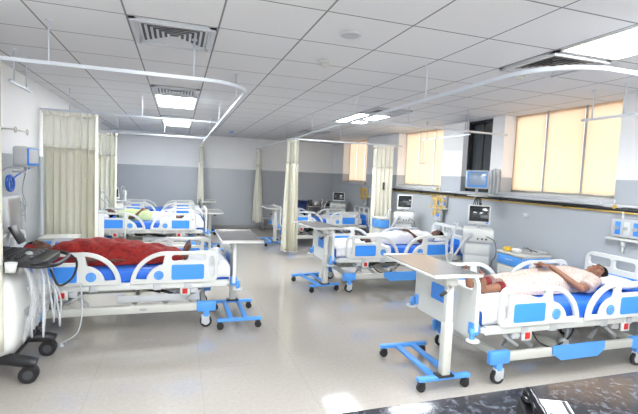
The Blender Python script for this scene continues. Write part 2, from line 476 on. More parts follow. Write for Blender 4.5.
track([(XR, 1.98)]+arc(2.5, 2.38, .40, -90, -180)+[(2.12, 5.0), (2.16, 8.35), (2.2, YF)], [(3.9, 1.98), (2.75, 1.98), (2.1, 3.4), (2.12, 5.0), (2.15, 7.0), (2.17, 9)], 'long white curtain track over the right beds, curving by the light panel')
track([(2.12, 5.0), (XR, 5.22)], [(2.9, 5.07), (3.9, 5.16)], 'cross track on the right running to the dark window')
track([(2.16, 8.35), (XR, 8.35)], [(3.2, 8.35)], 'far cross track on the right above the marked curtain')
def ivrail(x, y0, y1, label, hook=None):
    root = empty('infusion_rail', (x, (y0+y1)/2, 0))
    MB().tube([(0, y0-(y0+y1)/2, ZT), (0, y1-(y0+y1)/2, ZT)], .012, sq=True).build('rail', alu, root)
    for yy in (y0+.12, y1-.12): rod(root, 0, yy-(y0+y1)/2)
    if hook:
        h = hook-(y0+y1)/2
        m = MB(); m.cyl((0, h, ZT), (0, h, 1.98), .005, seg=6); m.tube(spline([(-.05, h, 1.99), (-.04, h, 1.96), (0, h, 1.96), (.04, h, 1.96), (.05, h, 1.99)], 4), .005, 6); m.build('hook_rod', steel, root)
    tag(root, label, 'infusion rail', 'ceiling rails for drip bags')
ivrail(4.17, 3.0, 3.58, 'short ceiling drip rail in front of the large orange window')
ivrail(4.17, 5.45, 6.75, 'ceiling drip rail with a hanging rod before the second window', 6.72)
ivrail(-1.43, 4.45, 5.02, 'short ceiling drip rail at the left edge above the wall monitor')

# ------------------------------------------------------------------ curtains
def curtain(path, folds, amp, label, zt=ZT-.02, zb=.25, netz=1.88, seed=0, spread=0.):
    rnd = random.Random(seed)
    P = [Vector((p[0], p[1], 0)) for p in path]
    L = [0]
    for a, b in zip(P, P[1:]): L.append(L[-1]+(b-a).length)
    tot = L[-1]
    c = P[0].lerp(P[-1], .5)
    ph = [rnd.uniform(-.5, .5) for _ in range(folds+2)]
    def base(s):
        d = s*tot
        for i in range(len(P)-1):
            if d <= L[i+1]+1e-9:
                t = (d-L[i])/(L[i+1]-L[i]); q = P[i].lerp(P[i+1], t); dr = (P[i+1]-P[i]).normalized(); return q, Vector((-dr.y, dr.x, 0)), dr
        return P[-1], Vector((-dr.y, dr.x, 0)), dr
    def fn(z0, z1):
        def f(u, v):
            q, n, dr = base(u); z = z0+(z1-z0)*v
            k = 1-(z-zb)/(zt-zb)
            a = amp*(.45+.75*k)*(1+.3*math.sin(u*7+seed))
            w = math.sin(2*PI*folds*u+.6*math.sin(2*PI*u*2.3+seed))+.25*math.sin(4*PI*folds*u+1+seed+k)
            q2 = q+(q-c)*spread*k
            p = q2+n*a*w+dr*(.3*amp*math.sin(4*PI*folds*u)*k)
            return (p.x-c.x, p.y-c.y, z)
        return f
    nu = folds*10
    root = empty('bed_curtain', (c.x, c.y, 0))
    def thick(o, t=.003):
        md = o.modifiers.new('s', 'SOLIDIFY'); md.thickness = t; return o
    thick(MB().grid(fn(zb, netz), nu, 14).build('fabric', curtm, root))
    thick(MB().grid(fn(netz, zt-.03), nu, 5).build('net_header', netm, root), .002)
    thick(MB().grid(fn(zt-.05, zt), nu, 1).build('heading_band', curtw, root), .004)
    m = MB()
    for i in range(folds*2+1):
        q, n, dr = base(min(1, i/(folds*2))); x, y_ = q.x-c.x, q.y-c.y
        m.cyl((x, y_, zt-.02), (x, y_, ZT+.0), .006, seg=6)
    o = m.build('curtain_hooks', white, root); o['kind'] = 'stuff'
    tag(root, label, 'curtain', 'cream privacy curtains')
    return root
curtain([(-1.72, 6.5), (-1.06, 6.5)], 8, .05, 'wide cream dotted curtain gathered at the left wall behind the red-covered bed', zb=.35, seed=1)
curtain([(-1.66, 9.7), (-1.22, 9.7)], 5, .05, 'narrower cream curtain farther back on the left, next to the wide one', zb=.3, seed=2)
curtain([(.58, 12.55), (.58, 12.0)], 5, .07, 'slim cream curtain against the far wall at the end of the left track', zb=.12, seed=3)
curtain([(2.2, 12.5), (2.19, 12.05)], 5, .09, 'slim cream curtain at the far wall beside the low step stool', zb=.24, seed=4)
curtain([(2.06, 8.35), (2.30, 8.35)], 4, .08, 'tall cream curtain bunched in the aisle at the right track corner', zb=.10, seed=5, spread=.45)
cc = curtain([(3.97, 8.35), (4.46, 8.35)], 5, .04, 'cream curtain with small black letters near the second window', zb=.35, seed=6)
curtain([(-1.62, 3.56), (-1.20, 3.56)], 6, .03, 'cream curtain strip at the left photo edge in front of the ultrasound machine', zb=.27, netz=1.90, seed=7)
tx = bpy.data.curves.new('letters', 'FONT'); tx.body = 'S\nS'; tx.size = .10; tx.space_line = .8; tx.align_x = 'CENTER'; tx.extrude = .002; tx.offset = .007
tmp = bpy.data.objects.new('tmp', tx); COL.objects.link(tmp); me = bpy.data.meshes.new_from_object(tmp.evaluated_get(bpy.context.evaluated_depsgraph_get())); bpy.data.objects.remove(tmp)
to = bpy.data.objects.new('printed_letters', me); COL.objects.link(to); me.materials.clear(); me.materials.append(black)
to.parent = cc; to.location = (.0, -.075, 1.50); to.rotation_euler = (PI/2, 0, 0)

# ------------------------------------------------------------------ hospital bed (local: x from foot to head, y across)
BW = .46
def caster(m_r, root, x, y, r=.062, z0=0., body=lgrey, name='caster'):
    M = Matrix.Translation((x, y, z0))
    m = MB()
    m.cyl((0, 0, r*1.9), (0, 0, r*2.7), .016, seg=10, M=M)
    for s in (-1, 1): m.box(-r*.55, r*.75, s*.021-.003, s*.021+.003, r*.7, r*2.0, .006, M=M)
    m.box(-r*.6, r*.8, -.024, .024, r*1.85, r*2.12, .006, M=M)
    o = m.build(name, body, root)
    w = MB(); w.cyl((0, -.014, r), (0, .014, r), r, seg=20, M=M); w.build('tyre', rubber, o)
    h = MB(); h.cyl((0, -.018, r), (0, .018, r), r*.62, seg=16, M=M); h.build('wheel_hub', body, o)
    return o
def rail_shape():
    L = .84; out = []
    for i in range(13):
        t = R(90*i/12); out.append((.50+.34*math.cos(t), .0+.325*math.sin(t)))
    out += [(.40, .322), (.28, .322), (.17, .328)]
    for i in range(7):
        t = R(90+90*i/6); out.append((.09+.09*math.cos(t), .24+.09*math.sin(t)))
    for i in range(5):
        t = R(180+90*i/4); out.append((.05+.05*math.cos(t), .05+.05*math.sin(t)))
    h1 = rrect(.125, .455, .225, .287, .026)
    h2 = []
    for i in range(11):
        t = R(10+76*i/10); h2.append((.50+.295*math.cos(t), .0+.285*math.sin(t)))
    for i in range(11):
        t = R(78-70*i/10); h2.append((.50+.195*math.cos(t), .02+.175*math.sin(t)))
    h3 = rrect(.035, .09, .055, .275, .027)
    return [out, h1[::-1], h2[::-1], h3[::-1]]
RAILV = plate(rail_shape(), .034, .008)
def make_rail(root, u0, y, flip, side):
    """foot rail: a grows toward head; flip for head rail"""
    sx = -1 if flip else 1
    M = Matrix(((sx, 0, 0, u0), (0, 0, -side, y), (0, 1, 0, .505), (0, 0, 0, 1)))
    o = MB().add(RAILV[0], RAILV[1], False, 0, M).build('side_rail', white, root)
    for sg in (-1, 1):
        vs, fs = plate([rrect(.135, .455, .035, .19, .02)], .006, .002)
        M2 = Matrix(((sx, 0, 0, u0), (0, 0, -side, y+sg*.0175), (0, 1, 0, .505), (0, 0, 0, 1)))
        MB().add(vs, fs, False, 0, M2).build('rail_panel', bluep, o)
        m = MB(); c = (u0+sx*.575, y+sg*.016, .505+.085)
        m.cyl(c, (c[0], c[1]+sg*.004, c[2]), .047, seg=24)
        m.tube([(c[0]+.03*math.cos(t*PI/8), c[1]+sg*.004, c[2]+.03*math.sin(t*PI/8)) for t in range(16)], .0035, 6, closed=True)
        m.build('rail_emblem', emblm, o)
    for q in (.25, .55): MB().box(u0+sx*q, u0+sx*(q+.08), y-side*.05, y-side*.01, .43, .51, .01).build('rail_bracket', lgrey, o)
    return o
def end_board(root, u, name, zb, h, head=False):
    w = .45
    out = rrect(-w, w, 0, h, .10, 7)
    if head:
        holes = [rrect(-w+.05, -.15, h-.14, h-.045, .03)[::-1], rrect(-.11, .11, h-.14, h-.045, .03)[::-1], rrect(.15, w-.05, h-.14, h-.045, .03)[::-1]]
    else:
        holes = [rrect(-w+.05, w-.05, h-.125, h-.045, .035)[::-1]]
    vs, fs = plate([out]+holes, .036, .008)
    M = Matrix(((0, 0, 1, u), (1, 0, 0, 0), (0, 1, 0, zb), (0, 0, 0, 1)))
    o = MB().add(vs, fs, False, 0, M).build(name, white, root)
    if head: pr = rrect(-.33, .33, .05, h-.20, .03)
    else: pr = rrect(-.17, .17, h-.34, h-.19, .02)
    for sg in (-1, 1):
        vs, fs = plate([pr], .006, .002)
        M = Matrix(((0, 0, 1, u+sg*.0185), (1, 0, 0, 0), (0, 1, 0, zb), (0, 0, 0, 1)))
        MB().add(vs, fs, False, 0, M).build('board_panel', bluep, o)
    return o
def make_bed(trapezoid):
    root = empty('hospital_bed')
    # lower frame
    m = MB()
    for s in (-1, 1): m.box(.20, 1.98, s*.40-.02, s*.40+.02, .185, .265, .008)
    for u in (.30, 1.0, 1.9): m.box(u-.025, u+.025, -.39, .39, .195, .255, .008)
    m.build('lower_frame', cream, root)
    for s in (-1, 1):
        for u in (.28, 1.88):
            m = MB(); m.box(u-.10, u+.10, s*.40-.027, s*.40+.027, .17, .28, .012); m.build('frame_end_cover', bluem, root)
            m = MB(); m.box(u-.03, u+.03, s*.40-.026, s*.40+.026, .11, .18, .01); m.build('leg', bluem if True else cream, root)
            caster(None, root, u, s*.40)
        if trapezoid:
            vs, fs = plate([[(.82, .285), (1.42, .285), (1.42, .21), (1.34, .15), (.92, .15), (.82, .21)]], .012, .003)
            M = Matrix(((1, 0, 0, 0), (0, 0, 1, s*.43), (0, 1, 0, 0), (0, 0, 0, 1)))
            MB().add(vs, fs, False, 0, M).build('frame_centre_cover', bluem, root)
        else:
            m = MB(); m.ell((.9, s*.4205, .225), (.04, .002, .014), seg=20); m.build('maker_badge', grey, root)
            MB().box(.35, 1.15, s*.36-.01, s*.36+.01, .285, .36, .008).build('clear_guard', lgrey, root)
    # lift arms & actuator
    for u in (.55, 1.55):
        for s in (-1, 1):
            m = MB(); m.tube([(u+.16, s*.30, .245), (u-.08, s*.30, .44)], .02, sq=True); m.tube([(u-.12, s*.27, .245), (u+.06, s*.27, .44)], .014, sq=True); m.build('lift_arm', grey, root)
        m = MB(); m.tube([(u-.08, -.32, .43), (u-.08, .32, .43)], .018, 10); m.build('pivot_tube', lgrey, root)
    m = MB(); m.tube([(.75, 0, .30), (1.20, 0, .42)], .03, 12); m.tube([(.60, 0, .26), (.78, 0, .31)], .016, 10); m.box(1.1, 1.32, -.07, .07, .34, .44, .02); m.build('actuator', dkgrey, root)
    m = MB(); m.tube([(1.05, -.36, .44), (1.02, -.37, .26)], .014, 8); m.cyl((1.0, -.40, .28), (1.0, -.33, .28), .035, seg=14); m.build('drive_lever', grey, root)
    m = MB(); m.tube(spline([(.62, -.38, .42), (.72, -.39, .30), (.88, -.39, .26), (1.05, -.39, .34), (1.12, -.36, .44)], 6), .007, 6); m.build('power_cable', rubber, root)
    # deck
    m = MB(); m.box(.05, 2.15, -BW+.01, BW-.01, .455, .50, .01)
    for s in (-1, 1): m.box(.08, 2.12, s*(BW-.02)-.02, s*(BW-.02)+.02, .44, .515, .01)
    m.build('deck', white, root)
    m = MB(); 
    for i in range(9): m.box(.70+i*.05, .73+i*.05, -BW+.05, -BW+.06, .415, .45)
    m.box(.68, 1.16, -BW+.06, -BW+.10, .41, .46, .005); m.build('deck_rack', dkgrey, root)
    for s in (-1, 1):
        for u in (.50, 1.62):
            m = MB(); m.box(u-.05, u+.05, s*.45-.012, s*.45+.012, .365, .465, .01); o = m.build('angle_gauge', white, root)
            MB().box(u-.026, u+.026, s*.464-.003, s*.464+.003, .385, .44, .003).build('gauge_face', red, o)
            m = MB(); m.box(u-.13, u-.05, s*.42-.02, s*.42+.02, .38, .455, .012); m.tube([(u-.16, s*.38, .40), (u-.02, s*.38, .30)], .018, 8); m.build('hinge', lgrey, root)
    # mattress
    m = MB()
    rings = []
    for i in range(25):
        u = .05+2.08*i/24; e = min(1, min(i, 24-i)/1.0+.0)
        rr = rrect(-BW+.03+(.015 if e < 1 else 0), BW-.03-(.015 if e < 1 else 0), .505, .645-(.015 if e < 1 else 0)+.003*math.sin(i*1.9), .03, 4)
        rings.append([(u, p[0], p[1]) for p in rr])
    m.loft(rings); m.build('mattress', bluev, root)
    for u in (.18+0, ): make_rail(root, u, -.475, False, -1); make_rail(root, u, .475, False, 1)
    for u in (1.94,): make_rail(root, u, -.475, True, -1); make_rail(root, u, .475, True, 1)
    end_board(root, .0, 'footboard', .40, .52)
    end_board(root, 2.19, 'headboard', .40, .54, True)
    for u, d in ((.0, -1), (2.19, 1)):
        for s in (-1, 1):
            m = MB(); m.box(u-.03, u+.035, s*.41-.035, s*.41+.035, .44, .54, .012); m.cyl((u+d*.04, s*.45, .42), (u+d*.04, s*.45, .50), .02, seg=12); o = m.build('bumper', bluem, root)
            m = MB(); m.cyl((u+d*.04, s*.46, .405), (u+d*.04, s*.46, .42), .055, .05, seg=24); m.build('bumper_roller', white, o)
    m = MB(); m.tube([(.0, -.30, .42), (.07, -.30, .43)], .015, sq=True); m.tube([(.0, .30, .42), (.07, .30, .43)], .015, sq=True); m.tube([(2.12, -.30, .43), (2.19, -.30, .42)], .015, sq=True); m.tube([(2.12, .30, .43), (2.19, .30, .42)], .015, sq=True); m.build('board_mount', cream, root)
    return root
bedR = make_bed(True); bedL = make_bed(False)
BEDG = 'adjustable hospital beds along both walls'
BEDS = {}
for key, src, first, x, y, rz, label in (
    ('R1', bedR, 1, 2.26, 3.16, 0, 'nearest right bed, white with blue panels, patient in printed gown on it'),
    ('R2', bedR, 0, 2.08, 5.96, 0, 'middle right bed with white sheets before the ventilator, patient in white on it'),
    ('R3', bedR, 0, 2.22, 9.80, 0, 'farthest right bed, empty, partly hidden by the aisle curtain'),
    ('L1', bedL, 1, .585, 4.95, PI, 'nearest left bed with the red-covered patient'),
    ('L2', bedL, 0, .53, 8.93, PI, 'second left bed with the patient in pale green'),
    ('L3', bedL, 0, .60, 11.72, PI, 'farthest left bed close to the far wall')):
    b = src if first else copy_tree(src)
    b.location = (x, y, 0); b.rotation_euler = (0, 0, rz); tag(b, label, 'bed', BEDG); BEDS[key] = b
def bmat(key):
    b = BEDS[key]; return Matrix.Translation(b.location) @ Matrix.Rotation(b.rotation_euler.z, 4, 'Z')

# sheets
def sheet(key, u0, u1, label, seed=0, bulge=.0):
    M = bmat(key); rnd = random.Random(seed); ks = [(rnd.uniform(5, 16), rnd.uniform(5, 16), rnd.uniform(0, 6), rnd.uniform(.002, .006)) for _ in range(5)]
    prof = [(-.458, .53), (-.458, .60), (-.452, .635), (-.43, .655)]
    ys = prof + [(-.43+.86*i/20, .655) for i in range(1, 20)] + [(-p[0], p[1]) for p in prof[::-1]]
    ys = [(a*.985, b) for a, b in ys]
    def f(u, v):
        k = v*(len(ys)-1); i = min(int(k), len(ys)-2); t = k-i
        yy = ys[i][0]*(1-t)+ys[i+1][0]*t; z = ys[i][1]*(1-t)+ys[i+1][1]*t
        uu = u0+(u1-u0)*u
        w = sum(a*math.sin(p*uu+q*yy*1.7+r) for p, q, r, a in ks)
        if u < .06 : z = min(z, .655-(.06-u)*.4)
        return M @ Vector((uu, yy*(.995), z+abs(w)*(1 if z > .64 else 0)+bulge*math.exp(-((u-.12)/.12)**2)*(1 if abs(yy) < .42 else .3)))
    o = MB().grid(f, 40, 46).build('bed_sheet', linen, loc=M @ Vector(((u0+u1)/2, 0, .65)))
    md = o.modifiers.new('s', 'SOLIDIFY'); md.thickness = .006; md.offset = 1
    tag(o, label, 'sheet', 'white bed sheets'); return o
sheet('R1', .045, .78, 'white sheet on the foot half of the nearest right bed', 1)
sheet('R2', .045, .9, 'white sheet on the foot half of the middle right bed', 2)
sheet('L1', .045, .72, 'white sheet bunched at the foot of the red-covered bed', 3, .05)
sheet('L2', .045, .85, 'white sheet at the foot of the bed with the green-gowned patient', 4, .06)
sheet('L3', .045, .6, 'white sheet at the foot of the farthest left bed', 5, .03)
sheet('R3', 1.1, 2.0, 'white sheet on the head half of the empty farthest right bed', 6)
def pillow(key, u, y, label, w=.30, l=.19, h=.055, z=.66):
    M = bmat(key)
    def fn(p):
        q = Vector(p); s = lambda a: math.copysign(abs(a)**.62, a)
        return Vector((s(q.x)*.93, s(q.y)*.93, q.z*(1-.25*(abs(q.x)*abs(q.y)))))
    o = MB().ell((0, 0, 0), (l, w, h), seg=32, rings=14, fn=fn).build('pillow', pillowm)
    o.matrix_world = M @ Matrix.Translation((u, y, z+h*.92))
    tag(o, label, 'pillow', 'white pillows'); return o
pillow('R1', 1.92, 0, 'white pillow under the dark-haired patient on the nearest right bed')
pillow('R2', 1.93, 0, 'white pillow under the head of the middle right patient', l=.17)
pillow('L1', 1.95, 0, 'white pillow at the head of the red-covered bed', l=.17)
pillow('L2', 1.93, 0, 'white pillow at the head of the green-gowned patient', l=.17)
pillow('R3', 1.90, 0, 'white pillow on the empty farthest right bed')
pillow('L3', 1.90, 0, 'white pillow on the farthest left bed')
pillow('L2', .30, .1, 'white pillow lying at the foot of the second left bed', l=.14, w=.25, z=.665)

# ------------------------------------------------------------------ people
def remeshed(mb, name, material, voxel, parent=None, smooth=3):
    tmp = mb.build('tmp', material, fix=True)
    md = tmp.modifiers.new('r', 'REMESH'); md.mode = 'VOXEL'; md.voxel_size = voxel
    ms = tmp.modifiers.new('s', 'SMOOTH'); ms.factor = .5; ms.iterations = smooth
    dg = bpy.context.evaluated_depsgraph_get(); dg.update()
    me = bpy.data.meshes.new_from_object(tmp.evaluated_get(dg))
    bpy.data.objects.remove(tmp)
    me.name = name
    for p in me.polygons: p.use_smooth = True
    if not me.materials: me.materials.append(material)
    o = bpy.data.objects.new(name, me); COL.objects.link(o)
    if parent: o.parent = parent
    return o
def capsule(m, a, b, ra, rb, seg=14):
    a = Vector(a); b = Vector(b)
    m.tube([a, b], [ra, rb], seg); m.ell(a, (ra,)*3, seg=seg, rings=8); m.ell(b, (rb,)*3, seg=seg, rings=8)
def hand(m, wrist, palm_dir, up, s=1., curl=.5, side=1):
    """wrist position, direction of the palm, up = back of hand, five fingers"""
    d = Vector(palm_dir).normalized(); n = Vector(up); n = (n-d*n.dot(d)).normalized(); l = d.cross(n)*side
    w = Vector(wrist)
    rot = Matrix((d, l, n)).transposed()
    pm = w+d*.048*s
    m.ell(pm, (.052*s, .040*s, .017*s), rot.to_euler(), seg=14, rings=8)
    for i, (off, ln) in enumerate(((-.030, .060), (-.010, .072), (.010, .076), (.029, .068))):
        p = w+d*.085*s+l*off*s; dirv = d.copy(); r = .0088*s
        for k in range(3):
            q = p+dirv*ln*s*(.42, .32, .26)[k]
            capsule(m, p, q, r, r*.92, 8); p = q; r *= .93
            dirv = (dirv-n*curl*.55).normalized()
    p = w+d*.025*s-l*-.032*s; q = p+(d*.6+l*.8).normalized()*.035*s; capsule(m, p, q, .012*s, .0105*s, 8)
    q2 = q+(d*.9+l*.35-n*.2).normalized()*.032*s; capsule(m, q, q2, .0105*s, .009*s, 8)
def person(key, u_foot, y0, H, skinm, look, arms, label, voxel=.009, zb=.655, fz=.232, headlift=.10):
    """supine figure; local x from feet to head, z up from mattress"""
    s = H/1.62; M = bmat(key) @ Matrix.Translation((u_foot, y0, zb))
    m = MB()
    V = lambda x, y, z: Vector((x*s, y*s, z*s))
    # torso
    for x, y, z, rx, ry, rz in ((.84, 0, .095, .13, .160, .088), (.98, 0, .10, .13, .135, .085), (1.12, 0, .105, .13, .145, .092), (1.24, 0, .10, .11, .165, .085), (1.30, 0, .10, .07, .165, .075)):
        m.ell(V(x, y, z), (rx*s, ry*s, rz*s), seg=20, rings=12)
    # legs
    k_ = fz/.232; o_ = .12*(1-k_)
    for q in (-1, 1):
        capsule(m, V(.82, q*.085, .095), V(.46, q*.085, .085), .088*s, .056*s)
        capsule(m, V(.46, q*.085, .085), V(.30, q*.09, .07), .055*s, .052*s); capsule(m, V(.30, q*.09, .07), V(.08, q*.09, .05), .052*s, .034*s)
        # foot: heel down, toes up
        capsule(m, V(.06, q*.09, .04), V(.045, q*(.10+o_), .13*k_+.01), .034*s, .030*s); capsule(m, V(.045, q*(.10+o_), .13*k_+.01), V(.02-o_*.3, q*(.115+2*o_), .20*k_+.01), .030*s, .024*s)
        for t in range(5):
            capsule(m, V(.02-o_*.3, q*(.095+.012*t+2*o_), .20*k_-.004*t+.01), V(.012-o_*.5, q*(.093+.014*t+2.6*o_), .232*k_-.008*t+.01), (.014 if t == 0 else .010)*s, (.011 if t == 0 else .008)*s, 8)
    # neck and head
    hx = 1.47; hz = headlift+.05
    capsule(m, V(1.33, 0, .11), V(1.42, 0, hz-.02), .052*s, .05*s)
    hc = V(hx+.04, 0, hz); yaw = look
    # head frame: up axis (crown) = +x, face = z rotated toward -y by look
    fwd = Vector((-.12, -math.sin(yaw), math.cos(yaw))).normalized(); crown = Vector((1, 0, 0)); crown = (crown-fwd*crown.dot(fwd)).normalized(); sidev = crown.cross(fwd)
    def Hd(a, b, c): return hc+(sidev*a+fwd*b+crown*c)*s
    rot = Matrix((sidev, fwd, crown)).transposed().to_euler()
    m.ell(Hd(0, -.01, .02), (.074*s, .092*s, .098*s), rot, 20, 14)
    m.ell(Hd(0, .015, -.045), (.055*s, .062*s, .065*s), rot, 18, 12)
    m.ell(Hd(0, .055, -.085), (.028*s, .022*s, .020*s), rot, 12, 8)
    capsule(m, Hd(0, .080, .012), Hd(0, .098, -.028), .009*s, .013*s, 10)
    m.ell(Hd(0, .090, -.032), (.020*s, .012*s, .010*s), rot, 10, 8)
    m.ell(Hd(0, .076, -.058), (.024*s, .010*s, .006*s), rot, 12, 8); m.ell(Hd(0, .073, -.068), (.021*s, .010*s, .006*s), rot, 12, 8)
    for q in (-1, 1):
        m.ell(Hd(q*.032, .074, .022), (.022*s, .010*s, .006*s), rot, 10, 8)
        m.ell(Hd(q*.030, .070, .004), (.014*s, .012*s, .009*s), rot, 12, 8)
        m.ell(Hd(q*.076, -.005, -.005), (.009*s, .020*s, .030*s), rot, 10, 8)
        m.ell(Hd(q*.036, .055, -.02), (.022*s, .022*s, .024*s), rot, 10, 8)
    # arms: list of (side, elbow, wrist, handdir, handup)
    for q, el, wr, hd, hu in arms:
        sh = V(1.30, q*.175, .105)
        capsule(m, V(1.30, q*.10, .105), sh, .055*s, .052*s); capsule(m, sh, V(*el), .046*s, .037*s); capsule(m, V(*el), V(*wr), .037*s, .025*s)
        hand(m, V(*wr), hd, hu, s*1.02, .35, q)
    o = remeshed(m, 'person', skinm, voxel)
    o.matrix_world = M @ Matrix.Diagonal((1, 1, .92, 1)); tag(o, label, 'person', 'patients lying in the beds')
    # hair
    h = MB()
    def hf(p):
        return p
    h.ell(Hd(0, -.024, .040), (.088*s, .100*s, .100*s), rot, 20, 14); h.ell(Hd(0, -.065, -.01), (.082*s, .060*s, .09*s), rot, 16, 12)
    h.ell(Hd(-.05 if look > 0 else .05, -.085, -.01), (.05*s, .055*s, .055*s), rot, 14, 10)
    remeshed(h, 'hair', hairm, voxel, o, 2)
    # eyes and brows
    e = MB()
    for q in (-1, 1): e.tube([Hd(q*.016, .088, .026), Hd(q*.032, .087, .031), Hd(q*.048, .078, .026)], .0032*s, 6)
    e.build('eyebrows', hairm, o)
    e = MB()
    for q in (-1, 1): e.tube([Hd(q*.018, .083, .004), Hd(q*.030, .085, .001), Hd(q*.042, .079, .004)], .0028*s, 6)
    e.build('eyelashes', hairm, o)
    m_ = MB(); m_.ell(Hd(0, .085, -.060), (.021*s, .005*s, .004*s), rot, 12, 6); m_.ell(Hd(0, .082, -.068), (.018*s, .005*s, .0045*s), rot, 12, 6)
    m_.build('lips', mat('lips', (.28, .07, .06), .5), o)
    return o, s
def garment(parent, s, name, material, secs, sleeves=(), seed=0, wr=.004, extra=None, voxel=.008):
    """secs: (x, halfwidth, ztop) cross sections over the body, flat underside"""
    rnd = random.Random(seed); m = MB(); n = 36
    X = [q[0] for q in secs]
    def interp(x, k):
        for a, b in zip(secs, secs[1:]):
            if a[0] <= x <= b[0]:
                t = (x-a[0])/(b[0]-a[0]); t = t*t*(3-2*t); return a[k]*(1-t)+b[k]*t
        return secs[-1][k]
    rings = []; N = 60
    ph = [rnd.uniform(0, 6) for _ in range(8)]
    for i in range(N+1):
        x = X[0]+(X[-1]-X[0])*i/N; w = interp(x, 1); h = interp(x, 2)
        r = []
        for k in range(n):
            a = 2*PI*k/n; c, sn = math.cos(a), math.sin(a)
            yy = w*math.copysign(abs(c)**.8, c)
            zz = h*abs(sn)**.85 if sn > 0 else -.003
            wig = wr*(1.2*abs(math.sin(6*x+2.2*a+ph[0]))+abs(math.sin(13*x-3*a+ph[1]+math.sin(5*x)))+.5*math.sin(31*x+7*a+ph[2])-.8)*(.3+max(0, sn))
            dip = 0
            if x < .80: dip = .025*math.exp(-(yy/.035)**2)*(1 if sn > 0 else 0)
            r.append(Vector((x*s, (yy+.3*wig)*s, max(-.003, (zz+wig-dip))*s if sn > 0 else -.003*s)))
        rings.append(r)
    m.loft(rings)
    for pts, rs in sleeves: 
        P = [Vector(p)*s for p in pts]; m.tube(P, [r*s for r in rs], 16)
    o = remeshed(m, name, material, voxel, parent, 1)
    return o
clasp = lambda: [(-1, (1.02, -.265, .06), (.86, -.06, .245), (-.35, .9, .05), (.1, 0, 1)), (1, (1.02, .265, .07), (.84, .05, .25), (-.45, -.85, .1), (0, .1, 1))]
# R1
p1, s = person('R1', .29, .02, 1.62, skin, .62, clasp(), 'patient lying on the nearest right bed in a pale printed gown, hands clasped on belly', .007)
slv = lambda q, el: ([(1.26, q*.12, .11), (1.24, q*.19, .11), tuple(a*.72+b*.28 for a, b in zip(el, (1.28, q*.19, .105)))], [.085, .074, .066])
garment(p1, s, 'gown', gownm, [(.27, .185, .15), (.5, .20, .17), (.8, .205, .205), (1.0, .185, .212), (1.15, .19, .222), (1.27, .21, .20), (1.37, .135, .17)], [slv(-1, (1.02, -.265, .055)), slv(1, (1.02, .265, .07))], 1)
for q in (-1, 1): MB().tube([Vector((.225, q*.09, .060))*s, Vector((.32, q*.09, .07))*s], [.055*s, .058*s], 14).build('trouser_cuff', maroon, p1)
# R2
p2, s = person('R2', .62, .0, 1.44, skind, .45, clasp(), 'patient on the middle right bed in a white shirt with legs under a white cloth', .010, fz=.13)
garment(p2, s, 'shirt', whitecloth, [(.72, .20, .215), (.9, .205, .225), (1.12, .21, .235), (1.27, .22, .21), (1.37, .14, .175)], [slv(-1, (1.02, -.265, .055)), slv(1, (1.02, .265, .07))], 2, voxel=.010)
garment(p2, s, 'loose_trousers', whitecloth, [(.12, .17, .16), (.4, .20, .18), (.8, .21, .22), (.9, .19, .20)], [], 3, wr=.008, voxel=.010)
# L2
p3, s = person('L2', .42, .0, 1.46, skind, -.5, clasp(), 'patient on the second left bed in a pale green printed gown, feet bare', .010, fz=.13)
garment(p3, s, 'gown', greencloth, [(.62, .20, .19), (.8, .21, .225), (1.0, .21, .24), (1.15, .21, .245), (1.27, .22, .21), (1.37, .14, .175)], [slv(-1, (1.02, -.265, .055)), slv(1, (1.02, .265, .07))], 4, voxel=.010)
garment(p3, s, 'leg_cover', whitecloth, [(.16, .17, .14), (.4, .2, .17), (.66, .20, .19)], [], 5, wr=.012, voxel=.010)
# L1
armsL = [(-1, (1.02, -.22, .06), (.80, -.20, .06), (-1, 0, 0), (0, -.2, 1)), (1, (1.02, .25, .06), (.82, .25, .06), (-1, 0, 0), (0, 0, 1))]
p4, s = person('L1', .44, .0, 1.60, skind, -.55, armsL, 'patient on the nearest left bed under red patterned cloth, bare feet showing', .008, fz=.205)
garment(p4, s, 'red_wrap', redcloth, [(.085, .14, .10), (.2, .19, .145), (.45, .24, .19), (.62, .26, .225), (.8, .28, .245), (1.0, .28, .25), (1.15, .275, .25), (1.28, .25, .22), (1.40, .13, .16)],
        [slv(-1, (1.02, -.24, .06))], 6, wr=.010, voxel=.009)
m = MB()
m.ell(Vector((1.49, -.02, .085))*s, (.17*s, .19*s, .085*s)); m.ell(Vector((1.56, .0, .12))*s, (.10*s, .12*s, .10*s)); o = remeshed(m, 'head_cloth', redcloth, .01, p4)
m = MB()
for q in (-1, 1): m.tube([Vector((.11+.012*math.cos(t), q*.09+.042*math.cos(t*2*PI/16), .055+.042*math.sin(t*2*PI/16)))*s for t in range(16)], .004, 6, closed=True)
m.build('anklets', mat('gold', (.8, .5, .12), .3, metal=.9), p4)

